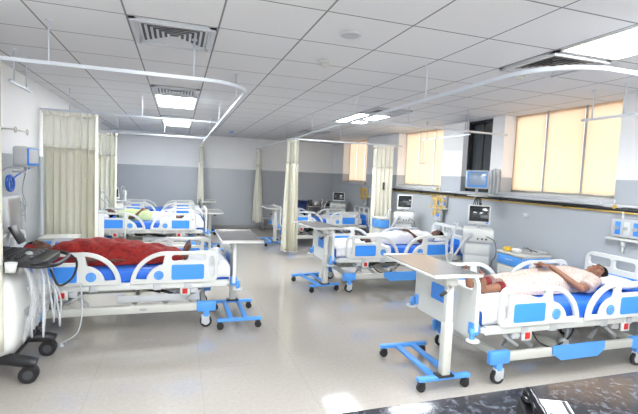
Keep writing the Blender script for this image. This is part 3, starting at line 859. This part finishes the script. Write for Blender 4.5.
# ------------------------------------------------------------------ overbed tables
def make_table():
    """local origin at the centre of the base on the floor; column at near (-y) rail; top spans y"""
    root = empty('overbed_table')
    m = MB()
    m.box(-.235, .235, -.355, -.305, .085, .115, .004); m.build('base_rail', bluem, root)
    m = MB(); m.box(-.235, .235, .305, .355, .085, .115, .004); m.build('base_rail', bluem, root)
    for x in (-.07, .09):
        m = MB(); m.box(x-.025, x+.025, -.31, .31, .082, .11, .003); m.build('base_bar', bluem, root)
    for x in (-.20, .20):
        for y in (-.33, .33): caster(None, root, x, y, .035, 0, black)
    m = MB(); m.box(-.07, .07, -.375, -.285, .113, .128, .005); m.build('column_foot', black, root)
    m = MB(); m.box(-.036, .036, -.362, -.298, .125, .55, .006); m.build('lower_column', cream, root)
    m = MB(); m.box(-.029, .029, -.356, -.304, .50, .915, .005); m.build('upper_column', white, root)
    m = MB(); m.box(-.10, .10, -.37, .10, .90, .925, .006); m.box(-.05, .05, -.37, -.29, .84, .91, .01); m.build('top_bracket', cream, root)
    m = MB(); m.tube([(-.03, -.37, .85), (-.03, -.40, .84), (-.10, -.42, .81)], .008, 8); m.build('lever', steel, root)
    m = MB(); m.tube([(-.09, -.418, .815), (-.14, -.425, .795)], .014, 10); m.build('lever_grip', black, root)
    m = MB(); m.box(-.215, .215, -.45, .42, .925, .945, .006); o = m.build('tabletop', white, root)
    MB().box(-.205, .205, -.44, .41, .944, .948).build('top_laminate', tabtop, o)
    MB().box(-.215, .215, .405, .42, .944, .955, .003).build('raised_edge', steel, o); MB().box(-.215, .215, -.45, -.437, .944, .955, .003).build('raised_edge', steel, o)
    return root
T0 = make_table()
TG = 'wheeled overbed tables at the feet of the beds'
for i, (x, y, rz, sz, label) in enumerate((
    (2.04, 3.11, R(-1), 1., 'nearest right overbed table with blue wheeled base, top reflecting the window'),
    (1.975, 5.98, R(8), .985, 'overbed table at the foot of the middle right bed'),
    (2.12, 9.78, 0, .93, 'overbed table half hidden behind the tall aisle curtain'),
    (.645, 4.76, PI, 1., 'overbed table at the foot of the red-covered bed, its top turned to the aisle'),
    (.66, 9.05, PI, .87, 'overbed table at the foot of the second left bed'),
    (.72, 11.6, PI, .92, 'farthest left overbed table, close to the slim curtain'))):
    t = T0 if i == 0 else copy_tree(T0)
    t.location = (x, y, 0); t.rotation_euler = (0, 0, rz); t.scale = (1, 1, sz); tag(t, label, 'overbed table', TG)

# ------------------------------------------------------------------ ventilators
def tubing(m, pts, r=.009, seg=8, corr=False, mi=0):
    P = spline(pts, 10); 
    if corr:
        m.tube(P, [r*(1+.12*(i % 2)) for i in range(len(P))], seg, mi=mi)
    else: m.tube(P, r, seg, mi=mi)
def make_vent():
    """faces -x -y diagonal after rotation; local front is -y"""
    root = empty('ventilator')
    m = MB()
    for a in (45, 135, 225, 315):
        c, s_ = math.cos(R(a)), math.sin(R(a)); m.tube([(0, 0, .12), (c*.28, s_*.28, .09)], .022, 8)
    m.box(-.06, .06, -.06, .06, .09, .55, .01); m.build('stand', lgrey, root)
    for a in (45, 135, 225, 315): caster(None, root, math.cos(R(a))*.28, math.sin(R(a))*.28, .035, 0, grey)
    MB().box(-.20, .20, -.17, .18, .46, .80, .03).build('drawer_unit', lgrey, root)
    m = MB(); m.box(-.17, .17, -.176, -.170, .50, .61, .004); m.box(-.17, .17, -.176, -.170, .64, .77, .004); m.build('drawer_front', white, root)
    MB().box(-.23, .23, -.20, .20, .80, 1.00, .035).build('gas_module', white, root)
    m = MB(); m.cyl((-.10, -.20, .90), (-.10, -.225, .90), .045, seg=20); m.build('flow_port', lgrey, root)
    m = MB()
    for i in range(3): m.cyl((.0+i*.06, -.20, .86), (.0+i*.06, -.222, .86), .014, seg=12)
    m.build('knobs', dkgrey, root)
    m = MB(); m.tube([(0, .05, 1.0), (0, .03, 1.09)], .03, 10); m.build('screen_mount', lgrey, root)
    M = Matrix.Translation((0, 0, 1.19)) @ Matrix.Rotation(R(-8), 4, 'X')
    o = MB().box(-.17, .17, -.03, .05, -.14, .14, .02, M=M).build('display', white, root)
    MB().box(-.145, .145, -.034, -.029, -.10, .12, .003, M=M).build('display_glass', screen, o)
    m = MB()
    for i in range(4): m.tube([(-.11, -.036, .08-i*.04), (-.05, -.036, .09-i*.04), (0, -.036, .075-i*.04), (.06, -.036, .09-i*.04), (.10, -.036, .08-i*.04)], .0022, 4, M=M)
    m.build('trace_lines', ledm, o)
    m = MB(); m.cyl(M @ Vector((.12, -.03, -.12)), M @ Vector((.12, -.05, -.12)), .014, seg=12); m.build('selector_knob', bluep, o)
    for dx, pts in enumerate((((-.10, -.225, .90), (-.2, -.34, .82), (-.34, -.30, .6), (-.36, -.2, .9), (-.30, -.12, 1.06), (-.4, -.05, .86)),
                ((-.14, -.2, .86), (-.28, -.28, .68), (-.40, -.26, .5), (-.46, -.2, .76), (-.42, -.1, .95)))):
        m = MB(); tubing(m, pts, .014, 10, True); m.build('breathing_hose', lgrey, root)
    m = MB(); tubing(m, [(.12, -.2, .9), (.24, -.25, .84), (.27, -.22, .66), (.22, -.2, .55), (.25, -.1, .4)], .006); m.build('sensor_cable', dkgrey, root)
    m = MB(); m.tube([(-.23, .05, .98), (-.3, 0, 1.02), (-.36, -.08, 1.05)], .010, 8); m.build('hose_arm', steel, root)
    return root
V0 = make_vent(); VG = 'ventilators by the window wall'
for i, (x, y, rz, sc, label) in enumerate(((4.17, 5.12, R(-38), (.92, .92, 1.), 'ventilator with a dark screen under the wall monitor, nearest one'),
        (4.22, 7.35, R(-32), (.85, .85, 1.02), 'ventilator with tilted dark screen behind the middle right bed'),
        (4.28, 11.1, R(-25), (1, 1, .92), 'farthest ventilator below the third window'))):
    v = V0 if i == 0 else copy_tree(V0)
    v.location = (x, y, 0); v.rotation_euler = (0, 0, rz); v.scale = sc; tag(v, label, 'ventilator', VG)

# wall monitors
def monitor(loc, rz, label, sc=1., left=False):
    root = empty('patient_monitor', loc, rz)
    MB().box(-.17, .17, -.09, .09, -.14, .14, .03).build('casing', lgrey, root)
    MB().box(-.145, .145, -.104, -.089, -.115, .12, .008).build('bezel', bluep if left else bluem, root)
    MB().box(-.125, .125, -.108, -.103, -.085, .105, .002).build('display_glass', screenb if not left else lgrey, root)
    m = MB(); m.box(-.02, .02, -.02, .02, -.20, -.13, .004); m.box(-.03, .03, 0, .16, -.22, -.19, .004); m.build('wall_arm', lgrey, root)
    m = MB()
    for i in range(5): m.cyl((.172, -.05+i*.025, -.05), (.18, -.05+i*.025, -.05), .008, seg=8)
    m.build('sockets', bluep, root)
    root.scale = (sc,)*3
    tag(root, label, 'patient monitor'); return root
monitor((4.36, 5.45, 1.70), R(-40), 'patient monitor with a pale blue screen on an arm in front of the dark window')
monitor((-1.55, 5.27, 1.72), R(80), 'grey patient monitor with a blue edge on the left wall', .77, True)
# arm shelf/pole below the right monitor
root = empty('monitor_pole', (4.38, 5.49, 0))
m = MB(); m.tube([(0, .0, 1.0), (0, 0, 1.50)], .012, 8); m.tube([(0, 0, 1.46), (.27, .02, 1.46)], .014, 8); m.build('pole', steel, root)
m = MB(); m.box(-.10, .16, -.10, .08, 1.44, 1.46, .004); m.build('shelf', cream, root)
m = MB()
for k in range(5):
    tubing(m, [(-.02+.02*k, -.05, 1.44), (-.08+.03*k, -.08, 1.36), (-.10+.05*k, -.09, 1.28-.02*k), (-.02+.02*k, -.1, 1.24), (.05, -.06, 1.34)], .007)
m.build('hanging_cables', black, root)
tag(root, 'steel pole and shelf with black cables under the pale blue monitor', 'monitor stand')
root = empty('cable_channel', (XR, 5.38, 1.68))
m = MB()
for dy, h in ((-.06, .19), (.0, .20), (.07, .18)): m.box(-.05, -.002, dy-.022, dy+.022, -h, h, .006)
m.build('channels', lgrey, root)
MB().box(-.022, 0, -.09, .10, -.17, .16, .004).build('backplate', grey, root)
tag(root, 'grey vertical wall channels between the dark window and the large window', 'wall channel')
# cables & hose left wall monitor
m = MB(); P = []
for k in range(70):
    a = k*2*PI/16; P.append((-1.66+.015*math.sin(a*.37), 5.16+.085*math.cos(a)+.012*math.sin(k*.5), 1.44+.075*math.sin(a)+.010*math.cos(k*.31)))
m.tube(P, .008, 8); m.tube(spline([(-1.58, 5.50, 1.60), (-1.62, 5.42, 1.56), (-1.66, 5.30, 1.50), (-1.66, 5.24, 1.46)], 6), .008, 8)
o = m.build('coiled_hose', bcable, loc=(-1.66, 5.2, 1.44)); tag(o, 'blue coiled blood pressure hose hanging under the left wall monitor', 'hose')
m = MB(); m.tube(spline([(-1.60, 5.50, 1.58), (-1.68, 5.15, 1.6), (-1.7, 4.98, 1.45), (-1.68, 5.0, 1.25), (-1.66, 5.3, 1.3), (-1.66, 5.55, 1.25), (-1.66, 5.5, 1.08), (-1.66, 5.28, 1.12), (-1.66, 5.3, 1.26), (-1.66, 5.6, 1.18), (-1.66, 5.62, .98)], 8), .007, 8)
m.tube(spline([(-1.60, 5.48, 1.6), (-1.68, 5.6, 1.35), (-1.66, 5.66, 1.16), (-1.66, 5.45, 1.04), (-1.66, 5.3, 1.14), (-1.66, 5.45, 1.28)], 8), .006, 8)
o = m.build('monitor_cable', grey, loc=(-1.66, 5.4, 1.2)); tag(o, 'grey looping cable hanging below the blue coil on the left wall', 'cable')
root = empty('wall_hook', (XL, 5.35, 2.0))
m = MB(); m.tube([(0, -.18, 0), (.10, -.18, 0), (.12, .22, 0)], .008, 8); m.cyl((0, -.18, 0), (.012, -.18, 0), .03, seg=14)
m.tube([(.12+.0*math.cos(t), .25+.03*math.cos(t*2*PI/14), -.0+.03*math.sin(t*2*PI/14)) for t in range(14)], .006, 6, closed=True)
m.tube([(.11, -.08+.03*math.cos(t*2*PI/14), .03*math.sin(t*2*PI/14)) for t in range(14)], .006, 6, closed=True)
m.build('hook_arm', steel, root); tag(root, 'steel drip hook arm with round loops high on the left wall', 'hook')

# ------------------------------------------------------------------ ultrasound machine (front faces +x)
root = empty('ultrasound_machine', (-1.32, 3.86, 0))
tag(root, 'white and black ultrasound machine on black castors at the left edge', 'ultrasound machine')
m = MB()
m.box(-.25, .10, -.20, .20, .13, .22, .03)
for s_ in (-1, 1): m.tube(spline([(-.05, s_*.16, .19), (.12, s_*.22, .18), (.26, s_*.25, .16), (.32, s_*.25, .14)], 5), .045, 10)
m.box(.02, .14, -.22, .22, .13, .20, .02)
m.build('wheel_base', black, root)
for s_ in (-1, 1):
    for x in (.27, -.22):
        m = MB(); m.cyl((x, s_*.25-.032, .065), (x, s_*.25+.032, .065), .065, seg=24); m.cyl((x, s_*.25, .10), (x, s_*.25, .16), .022, seg=10); o = m.build('castor', black, root)
        m = MB(); m.cyl((x, s_*.25-.034, .065), (x, s_*.25+.034, .065), .035, seg=20); m.build('castor_hub', dkgrey, o)
m = MB()
rings = []
for z, x1, w in ((.20, .15, .24), (.30, .19, .27), (.50, .20, .28), (.72, .17, .27), (.84, .12, .24)):
    rings.append([(p[0], p[1], z) for p in rrect(-.28, x1, -w, w, .07)])
m.loft(rings); m.build('body', white, root)
m = MB(); m.box(.17, .205, -.12, .16, .26, .52, .02); m.build('probe_socket_panel', grey, root)
for i in range(3):
    m = MB(); m.box(.20, .245, -.075+i*.085-.03, -.075+i*.085+.03, .30, .47, .01); m.build('probe_connector', grey, root); m = MB(); m.cyl((.245, -.075+i*.085, .325), (.265, -.075+i*.085, .325), .02, seg=12); m.build('connector_lock', black, root)
m = MB(); rings = []
vs, fs = plate([rrect(-.20, .36, -.27, .27, .10, 6)], .05, .012)
M = Matrix.Translation((.02, 0, .925)) @ Matrix.Rotation(R(5), 4, 'Y')
m.add(vs, fs, False, 0, M); m.build('console', black, root)
m = MB(); rnd = random.Random(3)
for i in range(6):
    for j in range(11): m.box(-.08+i*.045, -.05+i*.045, -.22+j*.04, -.192+j*.04, .024, .036, .004, M=M)
m.build('keyboard_keys', black, root)
for k in range(5): MB().cyl(M @ Vector((.25, -.18+k*.09, .024)), M @ Vector((.25, -.18+k*.09, .045)), .016, seg=14).build('control_knob', dkgrey, root)
MB().ell(M @ Vector((.18, 0, .03)), (.03, .03, .02)).build('trackball', grey, root)
m = MB(); m.tube([M @ p for p in spline([(.28, -.30, 0), (.35, -.29, .0), (.42, -.2, 0), (.435, 0, 0), (.42, .2, 0), (.35, .29, .0), (.28, .30, 0)], 6)], .016, 10); m.build('handle', black, root)
for i, (yy, c) in enumerate(((-.30, .06), (-.31, .16))):
    m = MB(); m.cyl(M @ Vector((c, yy, -.05)), M @ Vector((c, yy, .02)), .032, .04, seg=18); m.build('probe_cup', white, root)
m = MB(); m.tube([(-.06, .30, .90), (-.05, .31, 1.0), (-.03, .31, 1.05), (-.02, .31, 1.2)], [.02, .026, .012, .014], 10); m.build('tall_probe', white, root)
m = MB(); m.tube(spline([(-.15, 0, .93), (-.16, .10, 1.02), (-.12, .22, 1.08), (-.06, .34, 1.16)], 5), .03, 10); m.build('display_arm', dkgrey, root)
Md = Matrix.Translation((-.03, .36, 1.22)) @ Matrix.Rotation(R(-6), 4, 'Y')
o = MB().box(-.02, .03, -.165, .165, -.15, .15, .015, M=Md).build('display', lgrey, root)
MB().box(.028, .033, -.145, .145, -.12, .13, .002, M=Md).build('display_glass', steel, o)
m = MB(); m.box(-.015, .012, -.07, .07, -.06, .10, .008, M=Matrix.Translation((.08, .18, 1.05)) @ Matrix.Rotation(R(-28), 4, 'Y')); m.build('touch_panel', black, root)
for k, (y0_, a0, zz) in enumerate(((-.2, .22, .38), (.02, .24, .30), (.20, .27, .36), (.27, .30, .30))):
    m = MB(); tubing(m, [(.24, y0_, .90), (.27+.02*(k % 2), y0_+.02, .72), (a0+.04, y0_+.05, zz), (a0+.02, y0_+.13, zz-.08), (a0+.02, y0_+.16, zz+.16), (.22, y0_+.10, .70)], .009)
    m.build('probe_cable', clear if k % 2 else lgrey, root)
m = MB()
def drape(u, v):
    yy = -.26+.52*v; x = .235+.05*math.sin(3.2*u)+.018*math.sin(18*v+3*u)+.01*math.sin(31*v); z = .90-.62*u*(1-.25*math.sin(PI*v))
    return (x, yy, z)
m.grid(drape, 20, 30); o = m.build('polythene_cover', clearp, root); md = o.modifiers.new('s', 'SOLIDIFY'); md.thickness = .001
m = MB(); tubing(m, [(.40, .28, .90), (.47, .34, .80), (.44, .33, .66), (.34, .30, .60), (.28, .28, .75)], .010); m.build('black_cable', black, root)
# earth lead running to the floor
m = MB(); tubing(m, [(-.86, 4.42, .55), (-.83, 4.33, .30), (-.86, 4.28, .12), (-.98, 4.30, .03), (-.97, 4.36, .01)], .006); m.cyl((-.985, 4.28, 0), (-.985, 4.28, .03), .02, .012, seg=14)
o = m.build('trailing_lead', lgrey, loc=(-.9, 4.3, .2)); tag(o, 'thin white lead trailing to the floor beside the ultrasound machine', 'cable')

# drip stand at second left bed
root = empty('drip_stand', (-.90, 8.30, 0))
m = MB()
for k in range(5): m.tube([(0, 0, .10), (.24*math.cos(k*2*PI/5), .24*math.sin(k*2*PI/5), .05)], .012, 8)
m.build('base', white, root)
for k in range(5):
    m = MB(); x, y = .24*math.cos(k*2*PI/5), .24*math.sin(k*2*PI/5); m.cyl((x, y-.01, .022), (x, y+.01, .022), .022, seg=12); m.cyl((x, y, .03), (x, y, .055), .008, seg=8); m.build('castor', rubber, root)
MB().cyl((0, 0, .08), (0, 0, 1.24), .015, seg=12).build('pole', white, root)
m = MB()
for k in range(3): a = k*2*PI/3; m.tube(spline([(0, 0, 1.22), (.05*math.cos(a), .05*math.sin(a), 1.23), (.09*math.cos(a), .09*math.sin(a), 1.26)], 4), .006, 6)
m.build('hooks', grey, root); MB().box(-.03, .03, -.04, .02, .98, 1.06, .008).build('clamp', grey, root)
tag(root, 'white drip stand pole beside the second left bed', 'drip stand')
# equipment at head of second & third left beds
def headunit(loc, rz, label, sc=1):
    root = empty('monitor_trolley', loc, rz); 
    m = MB(); m.box(-.18, .18, -.15, .15, .08, .86, .02); m.build('cabinet', white, root)
    for x in (-.14, .14):
        for y in (-.11, .11): caster(None, root, x, y, .03, 0, grey)
    MB().box(-.22, .22, -.18, .18, .86, .89, .008).build('worktop', lgrey, root)
    M = Matrix.Translation((0, 0, 1.05)) @ Matrix.Rotation(R(-12), 4, 'X')
    o = MB().box(-.14, .14, -.03, .04, -.13, .13, .015, M=M).build('display', white, root); MB().box(-.115, .115, -.034, -.029, -.09, .11, .002, M=M).build('display_glass', screen, o)
    m = MB(); m.cyl((0, .02, .88), (0, .02, .96), .025, seg=10); m.build('stalk', lgrey, root)
    m = MB(); tubing(m, [(.16, -.1, .88), (.22, -.14, 1.0), (.12, -.12, 1.12), (.18, -.1, 1.22), (.26, -.16, 1.02)], .008); m.build('hose', lgrey, root)
    tag(root, label, 'monitor trolley', 'monitor trolleys at the left wall')
headunit((-1.45, 8.15, 0), R(42), 'white monitor trolley with tilted screen at the head of the second left bed')
headunit((-1.43, 10.75, 0), R(40), 'white monitor trolley between the second and farthest left beds')
root = empty('wall_dispenser', (-1.70, 10.6, 1.5)); MB().box(-.05, .06, -.08, .08, -.15, .12, .02).build('casing', white, root); MB().box(.055, .065, -.05, .05, -.06, .06, .005).build('label_patch', bluep, root)
tag(root, 'small white and blue box on the far left wall beyond the curtains', 'wall box')

# ------------------------------------------------------------------ medical gas rail
def run(name, z, r, x, y0, y1, mt, label, cat):
    m = MB(); m.tube([(x, y0, z), (x, y1, z)], r, 10)
    yy = y0+.4
    while yy < y1: m.box(x-r*1.4, XR, yy-.01, yy+.01, z-r*1.3, z+r*1.3); yy += 1.1
    o = m.build(name, mt, loc=(x, (y0+y1)/2, z)); tag(o, label, cat)
run('trunking', 1.462, .014, 4.62, 2.6, 8.9, lgrey, 'pale grey conduit running just under the window sills', 'conduit')
run('gas_pipe', 1.425, .018, 4.615, 2.6, 8.9, black, 'black pipe along the right wall between grey and yellow ones', 'pipe')
run('gas_pipe', 1.393, .009, 4.62, 2.6, 8.9, brassy, 'yellow gas pipe, lowest of the three along the right wall', 'pipe')
def outlet(y, z, label, hoses):
    root = empty('gas_outlet', (XR, y, z))
    o = MB().box(-.05, 0, -.16, .16, -.10, .10, .012).build('plate', lgrey, root)
    MB().box(-.10, -.0, -.18, .18, -.135, -.11, .008).build('shelf', white, root)
    for k, c in enumerate((bluep, white, bluep)):
        m = MB(); m.box(-.056, -.049, -.12+k*.10-.03, -.12+k*.10+.03, -.07, .07, .004); m.build('socket_face', c, root)
        m = MB(); m.cyl((-.05, -.12+k*.10, 0), (-.09, -.12+k*.10, 0), .018, seg=12); m.build('socket', grey, root)
    m = MB(); m.tube(spline([(-.03, .05, .10), (-.03, .05, .18), (-.03, .10, .22), (-.03, .26, .22), (-.03, .32, .26)], 5), .010, 8); m.build('supply_pipe', white, root)
    m = MB(); m.box(-.05, -.015, .12, .16, .19, .25, .006); m.cyl((-.06, .14, .22), (-.03, .14, .22), .018, seg=10); m.build('valve', brassy, root)
    if hoses:
        rnd = random.Random(int(y*10))
        for k in range(6):
            y_ = -.16+.065*k; m = MB(); tubing(m, [(-.09, y_, .02), (-.16, y_+rnd.uniform(-.05, .05), .10), (-.14, y_+rnd.uniform(-.1, .1), -.02), (-.12, y_+.05, -.20+rnd.uniform(-.08, .08)), (-.09, y_-.06, -.06), (-.08, y_+.04, .08)], .0055); m.build('coiled_hose', yellow, root)
        m = MB(); m.box(-.10, -.05, -.10, .10, -.36, -.16, .02); m.build('suction_gauge', lgrey, root); m = MB(); m.box(-.106, -.098, -.05, .05, -.28, -.20, .004); m.build('gauge_face', bluep, root)
        m = MB(); m.cyl((-.12, -.05, -.62), (-.12, -.05, -.42), .055, seg=18); m.build('suction_jar', clear, root)
        for k in range(2): m = MB(); tubing(m, [(-.1, .0, -.36), (-.2, .02-.1*k, -.5), (-.22, -.1, -.75), (-.16, .05+.1*k, -.8), (-.14, .08, -.5), (-.2, -.08, -.42)], .010); m.build('suction_tube', lgrey, root)
    else:
        m = MB(); m.cyl((-.06, 0, -.20), (-.06, 0, -.135), .022, seg=12); m.cyl((-.06, 0, -.27), (-.06, 0, -.20), .010, seg=10); m.build('flowmeter', white, root)
    tag(root, label, 'gas outlet', 'medical gas outlets on the right wall')
outlet(3.31, 1.225, 'wall gas outlet panel with blue faces at the right edge', False)
outlet(6.72, 1.28, 'gas outlet with yellow coiled hoses beside the middle right bed head', True)
outlet(9.98, 1.30, 'far gas outlet with yellow hoses under the third window', True)
root = empty('socket_plate', (XR, 4.74, 1.22)); MB().box(-.01, 0, -.05, .05, -.035, .035, .003).build('plate', lgrey, root); MB().box(-.016, -.009, -.02, .02, -.02, .02, .003).build('rocker', white, root)
tag(root, 'small socket plate on the grey wall under the large window', 'socket')

# ------------------------------------------------------------------ bedside lockers
def make_locker():
    """front faces -x"""
    root = empty('bedside_locker')
    MB().box(-.20, .22, -.22, .22, .09, .76, .012).build('cabinet', cream, root)
    for x in (-.17, .18):
        for y in (-.18, .18): caster(None, root, x, y, .028, 0, grey)
    MB().box(-.225, .235, -.235, .235, .76, .79, .01).build('top', cream, root)
    o = MB().box(-.215, -.20, -.205, .205, .62, .75, .006).build('drawer', bluem, root); m = MB(); m.tube([(-.222, -.06, .70), (-.235, -.05, .70), (-.235, .05, .70), (-.222, .06, .70)], .006, 8); m.build('drawer_handle', lgrey, o)
    o = MB().box(-.215, -.20, -.205, .205, .12, .60, .006).build('door', cream, root); m = MB(); m.tube([(-.222, .15, .40), (-.235, .15, .41), (-.235, .15, .50), (-.222, .15, .51)], .006, 8); m.build('door_handle', lgrey, o)
    MB().box(-.21, .22, .221, .228, .62, .75, .004).build('side_panel', bluem, root); MB().box(-.21, .22, -.228, -.221, .62, .75, .004).build('side_panel', bluem, root)
    return root
K0 = make_locker()
for i, (x, y, sc, label) in enumerate(((4.28, 4.36, (1, 1, .98), 'bedside locker with blue drawer beyond the nearest right bed, trays on top'),
        (3.73, 7.38, (.5, .7, 1.16), 'small blue and white locker in front of the curtain with black letters'),
        (-1.42, 6.1, (.9, .8, .95), 'bedside locker between the red-covered bed and the wide curtain'))):
    k = K0 if i == 0 else copy_tree(K0); k.location = (x, y, 0); k.scale = sc; tag(k, label, 'bedside locker', 'bedside lockers')
ZL = .79*.98+.002
root = empty('steel_tray', (4.36, 4.34, ZL))
m = MB(); vs, fs = plate([rrect(-.13, .13, -.19, .19, .04)], .006, .002); m.add(vs, fs, False, 0, Matrix.Translation((0, 0, .004))); m.tube([(p[0], p[1], .02) for p in rrect(-.13, .13, -.19, .19, .04)], .005, 6, closed=True)
m.build('dish', steel, root)
m = MB(); m.tube([(-.08, -.12, .03), (.06, .10, .045)], .006, 6); m.tube([(-.02, -.14, .03), (.02, .12, .045)], .005, 6); m.build('instruments', black, root); tag(root, 'steel instrument tray with dark tools on the bedside locker', 'tray')
for k, (x, y, c, l) in enumerate(((4.14, 4.48, yellow, 'yellow wrapped packet at the left end of the bedside locker top'), (4.15, 4.34, whitecloth, 'white folded gauze packet on the bedside locker top'), (4.24, 4.50, clearp, 'clear plastic packet beside the yellow one on the locker'))):
    o = MB().ell((0, 0, .028), (.06, .05, .028), seg=14, rings=8, fn=lambda p: Vector((math.copysign(abs(p.x)**.6, p.x), math.copysign(abs(p.y)**.6, p.y), p.z))).build('packet', c)
    o.location = (x, y, ZL); tag(o, l, 'packet', 'packets on the bedside locker')

# ------------------------------------------------------------------ far end furniture
root = empty('step_stool', (2.56, 12.25, 0))
m = MB()
for x in (-.20, .20):
    for y in (-.14, .14): m.tube([(x, y, 0), (x, y, .33)], .014, 8)
m.tube([(-.20, -.14, .10), (.20, -.14, .10), (.20, .14, .10), (-.20, .14, .10)], .010, 8, closed=True); m.build('frame', steel, root)
MB().box(-.22, .22, -.16, .16, .33, .355, .008).build('tread', lgrey, root); tag(root, 'low steel step stool against the far wall', 'stool')
root = empty('supply_bin', (3.42, 12.2, 0))
m = MB(); m.loft([[(p[0]*a, p[1]*a, z) for p in rrect(-.22, .22, -.2, .2, .05)] for z, a in ((.0, .82), (.5, .9), (.86, .98))]); m.build('tub', navy, root)
MB().box(-.24, .24, -.22, .22, .86, .91, .02).build('lid', navy, root); MB().box(-.1, .1, -.228, -.22, .87, .90).build('lid_grip', black, root)
tag(root, 'dark navy lidded bin at the far wall right of the aisle curtain', 'bin')
root = empty('instrument_trolley', (4.05, 12.05, 0))
m = MB()
for x in (-.42, .42):
    for y in (-.2, .2): m.tube([(x, y, .07), (x, y, .84)], .012, 8)
m.build('frame', steel, root)
for x in (-.42, .42):
    for y in (-.2, .2): caster(None, root, x, y, .03, 0, grey)
for z in (.30, .74): MB().box(-.43, .43, -.21, .21, z, z+.02, .004).build('shelf', steel, root)
tag(root, 'steel instrument trolley in the far right corner', 'trolley')
for k, (dx, r, h, mt, l) in enumerate(((-.32, .07, .16, dkgrey, 'dark round drum at the left end of the steel trolley'), (-.14, .08, .12, steel, 'short steel drum second from left on the far trolley'), (.05, .06, .19, steel, 'tall steel drum in the middle of the far trolley'), (.24, .08, .14, dkgrey, 'dark squat drum toward the right end of the far trolley'))):
    m = MB(); m.cyl((0, 0, 0), (0, 0, h), r, seg=24); m.cyl((0, 0, h), (0, 0, h+.012), r*1.04, seg=24); m.ell((0, 0, h+.022), (.015, .015, .012))
    o = m.build('sterilising_drum', mt); o.location = (4.05+dx, 12.03, .762); tag(o, l, 'drum', 'drums on the far trolley')

# ------------------------------------------------------------------ nurse counter and phone
root = empty('nurse_counter', (2.6, 1.0, 0))
M = Matrix.Translation((-2.6, -1.0, 0))
MB().box(.35, 4.6, .62, 1.385, .75, .79, .006, M=M).build('granite_top', granite, root)
MB().box(.45, 4.55, .70, 1.31, .0, .75, M=M).build('counter_front', cream, root)
tag(root, 'black speckled granite counter top at the bottom right', 'counter')
root = empty('desk_phone', (1.255, 1.10, .79), R(-24)); root.scale = (.93,)*3
def wedge(x0, x1, y0, y1, z0f, z0b, b=.006):
    bm = bmesh.new()
    for x in (x0, x1):
        for yy, zt in ((y0, z0f), (y1, z0b)):
            for zz in (0.0, zt):
                for dx, dy, dz in ((b, 0, b), (0, b, b), (b, b, 0)):
                    bm.verts.new((x+(dx if x == x0 else -dx), yy+(dy if yy == y0 else -dy), zz+(dz if zz == 0 else -dz)))
    bmesh.ops.convex_hull(bm, input=bm.verts); return bm
m = MB(); m.addbm(wedge(-.085, .105, -.10, .10, .025, .075), True); m.build('base', black, root)
ang = math.atan2(.05, .20)
Ms = Matrix.Translation((0, -.10, .025)) @ Matrix.Rotation(ang, 4, 'X')
MB().box(-.018, .10, .006, .198, .0, .008, .004, M=Ms).build('face_plate', lgrey, root)
MB().box(.0, .075, .145, .185, .006, .012, .003, M=Ms).build('display_window', grey, root)
m = MB(); m.box(.075, .088, .12, .19, .006, .013, .003, M=Ms); m.build('side_keys', black, root)
for i in range(3):
    for j in range(4):
        MB().box(.002+i*.024, .018+i*.024, .028+j*.026, .042+j*.026, .006, .014, .003, M=Ms).build('key', dkgrey, root)
m = MB(); m.tube(spline([(-.055, .01, .018), (-.055, .02, .045), (-.055, .10, .052), (-.055, .18, .045), (-.055, .19, .018)], 6), [.024]*6+[.022]*6+[.018]*6+[.022]*6+[.024], 14, M=Ms)
m.ell((-.055, .025, .02), (.030, .032, .022), M=Ms); m.ell((-.055, .175, .02), (.030, .032, .022), M=Ms); m.build('handset', blackg, root)
m = MB(); P = [(-.10-.03*math.sin(k/90*PI*1.2)+.010*math.cos(k*.9), -.09+.13*k/90, .012+.010*math.sin(k*.9)) for k in range(91)]; m.tube(P, .0025, 6); m.build('coiled_cord', black, root)
tag(root, 'black and grey desk phone on the granite counter', 'telephone')

# ------------------------------------------------------------------ light
w = bpy.data.worlds.new('world'); bpy.context.scene.world = w; w.use_nodes = True
bg = w.node_tree.nodes['Background']; bg.inputs[0].default_value = (.95, .97, 1, 1); bg.inputs[1].default_value = 1.6
sun = bpy.data.lights.new('sun', 'SUN'); sun.energy = .5; sun.angle = R(3); sun.color = (1, .95, .88)
so = bpy.data.objects.new('sun', sun); COL.objects.link(so); so.rotation_euler = Vector((1, -.15, .75)).to_track_quat('Z', 'Y').to_euler()

pl = bpy.data.lights.new('window_portal', 'AREA'); pl.shape = 'RECTANGLE'; pl.size = 5.2; pl.size_y = 1.6; pl.cycles.is_portal = True  # portal at the added opening, guides sky fill into the ward
po = bpy.data.objects.new('window_portal', pl); COL.objects.link(po); po.location = (1.4, YN-.15, 1.7); po.rotation_euler = (R(90), 0, PI)
# ------------------------------------------------------------------ camera
cam = bpy.data.cameras.new('camera'); co = bpy.data.objects.new('camera', cam); COL.objects.link(co)
cam.sensor_fit = 'HORIZONTAL'; cam.sensor_width = 36; cam.lens = 36*424.56/638; cam.shift_x = 3.5/638; cam.clip_start = .05
A = Vector((.95113925, -.30581306, .04257334)); B = Vector((-.01807675, .082494, .9964276)); C = Vector((.30823262, .948511, -.07293518))
Mc = Matrix((A, B, -C)).transposed().to_4x4(); Mc.translation = (0, 0, 1.65); co.matrix_world = Mc
sc = bpy.context.scene; sc.camera = co
sc.view_settings.view_transform = 'Standard'; sc.view_settings.look = 'None'; sc.view_settings.gamma = 1; sc.view_settings.use_curve_mapping = False
sc.view_settings.exposure = 1.58
sc.cycles.use_denoising = True
sc.cycles.max_bounces = 8; sc.cycles.diffuse_bounces = 4; sc.cycles.glossy_bounces = 3; sc.cycles.transparent_max_bounces = 12
